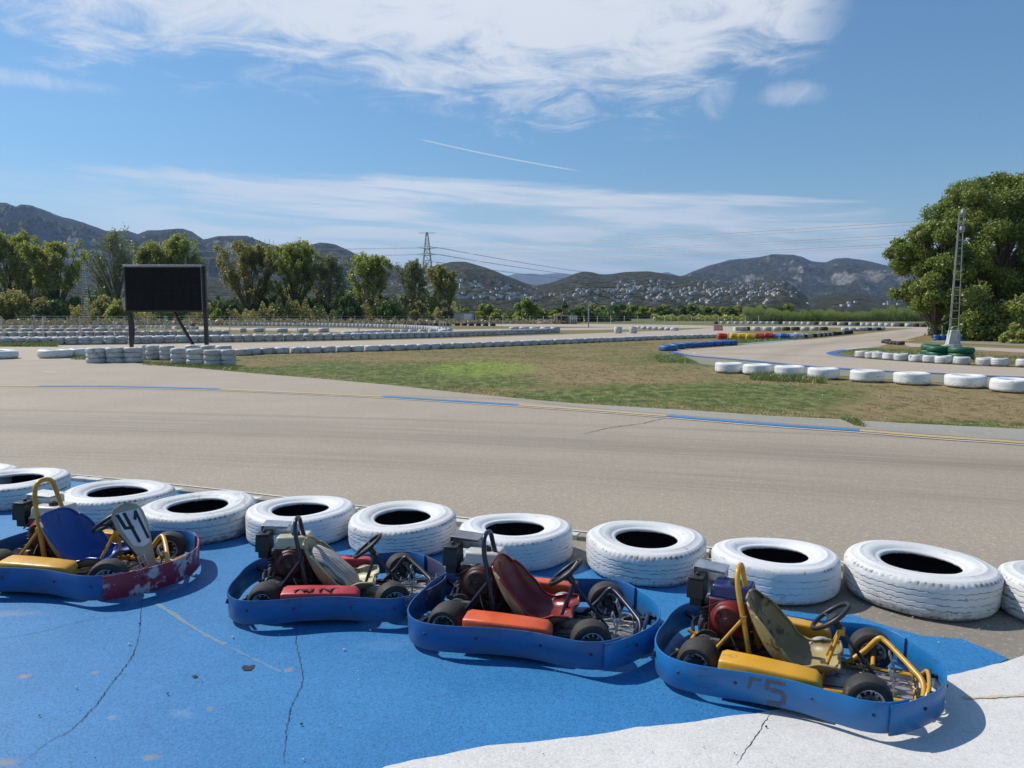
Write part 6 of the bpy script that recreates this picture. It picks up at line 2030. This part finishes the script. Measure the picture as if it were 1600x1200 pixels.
MB().tube([(mx(zp0), .3, zp0), (mx(hm), .12, hm)], .022, 6).build('rail', M['galv'], root)
nr = 15
for k in range(nr):
    z = zp1 + (hm - zp1) * (k + .5) / nr
    wv = .24 + (.11 - .24) * (z / hm)
    MB().tube([(-wv + mx(z), 0, z), (wv + mx(z), 0, z)], .020, 5).tube([(wv + mx(z), 0, z), (mx(z), .22, z)], .014, 5).build('rung', M['galv'], root)
for zz in (hm + .03, P(1501, 357, Ym).z):
    mb = MB().box((mx(zz) + .02, -.12, zz), (.22, .16, .2), Matrix.Rotation(R(-25), 3, 'X'), taper=.8).box((mx(zz), .0, zz - .14), (.45, .04, .04))
    mb.build('floodlight', M['galv'], root, bevel=.02)

# poles
vpost('wooden_pole', 634, 508, 462, .12, M['black_metal'], 'single thin black pole in front of the very dark round shrub', 'pole')
vpost('metal_pole', 919.5, 512, 473.5, .10, M['galv'], 'single thin grey pole right of the open shelter', 'pole')
o = vpost('gate_post', 1472, 526, 509, .04, M['galv'], 'small grey steel gate post pair beside the lighting mast', 'post')

# sheds
def shed(px0, px1, pyb, pyt, dist, lab, open_=False):
    a = at(px0, 500, dist); b = at(px1, 500, dist)
    h_ = P(800, pyt, dist).z; w_ = b.x - a.x
    root = empty('open_shelter' if open_ else 'shed', ((a.x + b.x) / 2, dist, 0)); tag(root, lab, 'shelter' if open_ else 'shed')
    if open_:
        for sx in (-.48, -.2, .12, .48):
            for sy in (-1.4, 1.4):
                MB().tube([(sx * w_, sy, 0), (sx * w_, sy, h_ - .1)], .07, 5).build('post', M['post_white'], root)
        MB().box((0, 0, h_), (w_ * 1.04, 3.6, .14), Matrix.Rotation(R(1.5), 3, 'Y')).build('roof', M['galv'], root)
        n = 12
        for k in range(n):
            MB().box((w_ * (.14 + .34 * (k + .5) / n), -1.45 - .02 * (k % 2), h_ / 2 - .05), (w_ * .34 / n * .98, .05, h_ - .2)).build('wall_sheet', M['white_paint'] if k % 3 else M['galv'], root)
        MB().box((-.25 * w_, 1.4, h_ / 2), (w_ * .45, .06, h_ - .2)).build('back_wall', M['eng_dark'], root)
    else:
        MB().box((0, 0, h_ / 2), (w_, 3, h_)).build('wall', M['galv'], root)
        MB().box((0, 0, h_ + .06), (w_ * 1.06, 3.3, .12)).build('roof', M['bark_pale'], root)
        MB().box((w_ * .22, -1.53, h_ * .46), (w_ * .4, .05, h_ * .9)).build('door', M['white_paint'], root)


shed(710, 740, 502, 489, 140, 'small grey shed with a pale door at the edge of the tree belt')
shed(866, 901, 505, 493, 138, 'open shelter with a flat pale roof and a corrugated side wall', True)
gt = empty('field_gate', (*at(851, 500, 132)[:2], 0)); tag(gt, 'pale wooden field gate left of the open shelter', 'gate')
for x in (-1.2, 1.2): MB().tube([(x, 0, 0), (x, 0, .95)], .06, 5).build('post', M['post_white'], gt)
for z in (.25, .55, .85): MB().box((0, 0, z), (2.4, .05, .08)).build('rail', M['post_white'], gt)
MB().tube([(-1.2, 0, .2), (1.2, 0, .9)], .04, 4).build('brace', M['post_white'], gt)

# power pylon
Yp = 360.0
pb = at(668.5, 500, Yp)
hp = P(668.5, 363, Yp).z
root = empty('power_pylon', (pb.x, pb.y, 0)); tag(root, 'tall steel lattice power pylon behind the poplars', 'pylon')
def pw_(z): return 3.6 * (1 - z / hp) ** .9 + .35
legs = MB(); br = MB()
zs = [hp * (1 - (1 - k / 15) ** 1.0) for k in range(16)]
for sx, sy in ((-1, -1), (1, -1), (1, 1), (-1, 1)):
    legs.tube([(sx * pw_(z), sy * pw_(z), z) for z in zs], .17, 4)
for z0_, z1_ in zip(zs, zs[1:]):
    a, b = pw_(z0_), pw_(z1_)
    for c0, c1, e0, e1 in (((-a, -a), (a, -a), (-b, -b), (b, -b)), ((a, -a), (a, a), (b, -b), (b, b)), ((a, a), (-a, a), (b, b), (-b, b)), ((-a, a), (-a, -a), (-b, b), (-b, -b))):
        br.tube([(*c0, z0_), (*e1, z1_)], .09, 3).tube([(*c1, z0_), (*e0, z1_)], .09, 3).tube([(*e0, z1_), (*e1, z1_)], .09, 3)
legs.build('leg', M['galv'], root); br.build('bracing', M['galv'], root)
arms = [(P(668, 387, Yp).z, 5.2), (P(668, 397.5, Yp).z, 5.0), (P(668, 409, Yp).z, 3.2)]
for za, L in arms:
    mb = MB()
    for s in (-1, 1):
        mb.tube([(0, -.4, za + .6), (s * L, 0, za)], .12, 4).tube([(0, .4, za + .6), (s * L, 0, za)], .12, 4).tube([(0, 0, za - .5), (s * L, 0, za)], .12, 4)
    mb.build('crossarm', M['galv'], root)
mb = MB().tube([(-3.8, 0, hp - .3), (3.8, 0, hp - .3)], .13, 4); mb.build('crossarm', M['galv'], root)


def wire(a, b, sag, r, lab, grp='overhead power lines'):
    n = 36
    a = Vector(a); b = Vector(b)
    pts = [a.lerp(b, i / n) - Vector((0, 0, sag * 4 * (i / n) * (1 - i / n))) for i in range(n + 1)]
    o = MB().tube(pts, r, 4).build('power_line', M['galv'], ang=60)
    tag(o, lab, 'power line', grp)


M['wire'] = M['galv']
# lines from the pylon towards the right foreground and across to the left; ends fixed by where they leave the picture
A = [Vector((pb.x + s * L, Yp, za)) for za, L in arms for s in (-1, 1)]
right = [(1500, 331, 150), (1500, 337, 155), (1500, 352, 150), (1500, 357, 155), (1500, 366, 150), (1500, 371, 155)]
top_r = Vector((pb.x + 3.8, Yp, hp - .3))
for i, (a, (px, py, d)) in enumerate(zip(A, right)):
    e = P(px, py, d); e2 = a + (e - a) * 1.35
    wire(a, e2, 1.6, .045 + .015 * (i % 2 == 0), 'thin power line running from the pylon up over the right of the field')
for i, (py0, py1) in enumerate([(386, 384), (391, 392), (400, 399), (403, 405)]):
    wire(A[i % 6], P(-700, py1 - 4, 330), 2.0, .05, 'thin power line running left from the pylon above the trees')
for i, (y0, px, py) in enumerate([(388, 1060, 431), (399, 1040, 432), (411, 1010, 433)]):
    wire(A[i * 2 + 1], P(px, py, 1500), 8, .14, 'thin power line dropping from the pylon towards the hills on the right')

# red board, white block, coloured barrier blocks
M['brd_red'] = pm('faded_red_board', (0.78, 0.24, 0.23), (0.7, 0.22, 0.2), rough=.6)
M['bar_red'] = pm('red_barrier_plastic', (0.55, 0.03, 0.022), (0.45, 0.025, 0.02), scale=3, rough=.5, obj=False)
M['bar_yel'] = pm('yellow_barrier_plastic', (0.6, 0.42, 0.03), (0.5, 0.34, 0.03), scale=3, rough=.5, obj=False)
M['bar_wht'] = pm('white_barrier_plastic', (0.5, 0.54, 0.6), (0.35, 0.4, 0.5), scale=3, rough=.5, obj=False)
b = G(1122, 516.5)
wv = 15 * b.y / F; hv = 8.2 * b.y / F
root = empty('red_board', (b.x, b.y, 0)); tag(root, 'small faded red board with pale lettering standing at the far track edge', 'board')
RB = Matrix.Rotation(R(-18), 3, 'X')
MB().box((0, 0, hv / 2), (wv, .06, hv), RB, taper=.92, taper_y=1).build('panel', M['brd_red'], root)
mb = MB()
rr = random.Random(3)
for j, zz in enumerate((.66, .36)):
    for k in range(6):
        c = RB @ Vector((-wv * .36 + k * wv * .145, -.04, (zz - .5) * hv)) + Vector((0, 0, hv / 2))
        mb.box(c, (wv * .08, .012, hv * .17), RB)
mb.build('lettering', M['white_paint'], root)
b = G(1158.5, 517.3)
wv = 19 * b.y / F; hv = 6.3 * b.y / F
o = MB().box((0, 0, hv / 2), (wv, 1.0, hv)).box((0, -.52, hv * .5), (wv * .9, .05, hv * .1)).build('white_block', M['conc_white'], None, bevel=.05)
o.location = (b.x, b.y + .5, 0); tag(o, 'long white concrete block behind the coloured barrier', 'concrete block')
bl = [(1129, 530.3, 'bar_red', 'red barrier block at the left end, leaning against the white tyres'), (1149, 530.3, 'bar_yel', 'first yellow barrier block, next to the left red one'), (1160, 530.6, 'bar_yel', 'second yellow barrier block'), (1173, 531, 'bar_yel', 'third yellow barrier block, brightest, left of the middle red one'),
      (1187, 530.2, 'bar_red', 'red barrier block right of the yellow ones'), (1201, 529.6, 'bar_red', 'second red block right of the yellow ones'), (1214, 529.3, 'bar_wht', 'white and blue barrier block right of the red ones'), (1226, 530.2, 'tblue', 'blue barrier block in the right half of the barrier'), (1236, 530, 'bar_wht', 'pale barrier block right of the blue one'), (1249, 529.3, 'bar_wht', 'last pale barrier block before the black tyres')]
for i, (px, py, mk, lb) in enumerate(bl):
    b = G(px, py); sc = b.y / F
    w_ = 14 * sc; h_ = 9.6 * sc
    mb = MB().box((0, .35, h_ * .24), (w_, .8, h_ * .46)).box((0, .35, h_ * .72), (w_ * 1.03, .95, h_ * .44), taper=.8, taper_y=.75)
    mb.box((-w_ * .3, -.08, h_ * .5), (w_ * .06, .08, h_ * .85)).box((w_ * .3, -.08, h_ * .5), (w_ * .06, .08, h_ * .85))
    o = mb.build('barrier_block', M[mk], None, bevel=.03)
    o.location = (b.x, b.y, 0); o.rotation_euler = (R(random.uniform(-4, 4)), R(random.uniform(-3, 3)), R(random.uniform(-6, 6) - 12))
    tag(o, lb, 'barrier', 'coloured barrier blocks in front of the far track')

# dark far kart standing on the left circuit
b = G(298, 514.2)
ck = empty('go_kart', (b.x, b.y, 0), R(160)); tag(ck, 'small black kart standing far away on the left circuit behind the board', 'go-kart')
MB().box((0, 0, .12), (1.7, .9, .14)).box((.5, 0, .28), (.5, .5, .2), taper=.5).build('body', M['black_metal'], ck, bevel=.04)
MB().box((-.3, 0, .45), (.35, .45, .6), taper=.7).build('seat', M['blk_plastic'], ck, bevel=.04)
MB().box((-.6, .25, .4), (.35, .35, .5)).build('engine', M['eng_dark'], ck, bevel=.04)
for sx in (-.6, .55):
    for sy in (-.5, .5):
        MB().lathe([(0, -.09), (.13, -.09), (.15, -.05), (.15, .05), (.13, .09), (0, .09)], 12, Matrix.Translation((sx, sy, .15)) @ Matrix.Rotation(math.pi / 2, 4, 'X')).build('wheel', M['rubber'], ck)
MB().tube([(.1, -.15, .62), (.16, 0, .7), (.1, .15, .62), (.04, 0, .55)], .02, 6, closed=True).build('steering_wheel', M['blk_plastic'], ck)

# pebbles and grit
mb = MB()
pr_ = random.Random(8)
peb = [(218, 979), (202, 1011), (62, 1123), (471, 1137), (474, 1193), (364, 1000), (262, 1089), (538, 1020), (579, 989), (1197, 1141), (1460, 1120), (120, 1080)]
for i in range(260):
    if i < len(peb): p = G(*peb[i]); r = pr_.uniform(.006, .010)
    else:
        p = G(pr_.uniform(-100, 1650), pr_.uniform(880, 1250)); r = pr_.uniform(.0015, .004)
        if pr_.random() < .35: p = G(pr_.uniform(1100, 1650), pr_.uniform(930, 1010)); r = pr_.uniform(.002, .007)
    vs = []
    for z, k in ((-.3, .6), (.35, 1), (.9, .4)):
        for j in range(5):
            a = j * 1.2566 + i
            vs.append((p.x + math.cos(a) * r * k * pr_.uniform(.8, 1.2), p.y + math.sin(a) * r * k * pr_.uniform(.7, 1.1), .018 + r * z))
    mb.add(vs, [(k * 5 + j, k * 5 + (j + 1) % 5, k * 5 + 5 + (j + 1) % 5, k * 5 + 5 + j) for k in range(2) for j in range(5)] + [(10, 11, 12, 13, 14)], 0 if i % 3 else 1)
o = mb.build('pebbles', [M['conc_white'], M['eng_dark']], ang=60)
tag(o, 'scattered pebbles and grit on the painted ground', 'pebbles', None, 'stuff')

# ---------------------------------------------------------------- haze
HAZE = True
if HAZE:
    mb = MB().box((0, 7500, 550 - 1), (22000, 19000, 1100))
    hzm, t = new_mat('haze')
    vol = t.n('ShaderNodeVolumePrincipled', None, Color=(0.42, 0.62, 1.0), Density=6.0e-5)
    vol.inputs['Anisotropy'].default_value = 0.2
    t.n('ShaderNodeOutputMaterial', None, Volume=vol)
    o = mb.build('haze', hzm, ang=0)
    o['kind'] = 'stuff'
    hzm.cycles.homogeneous_volume = True
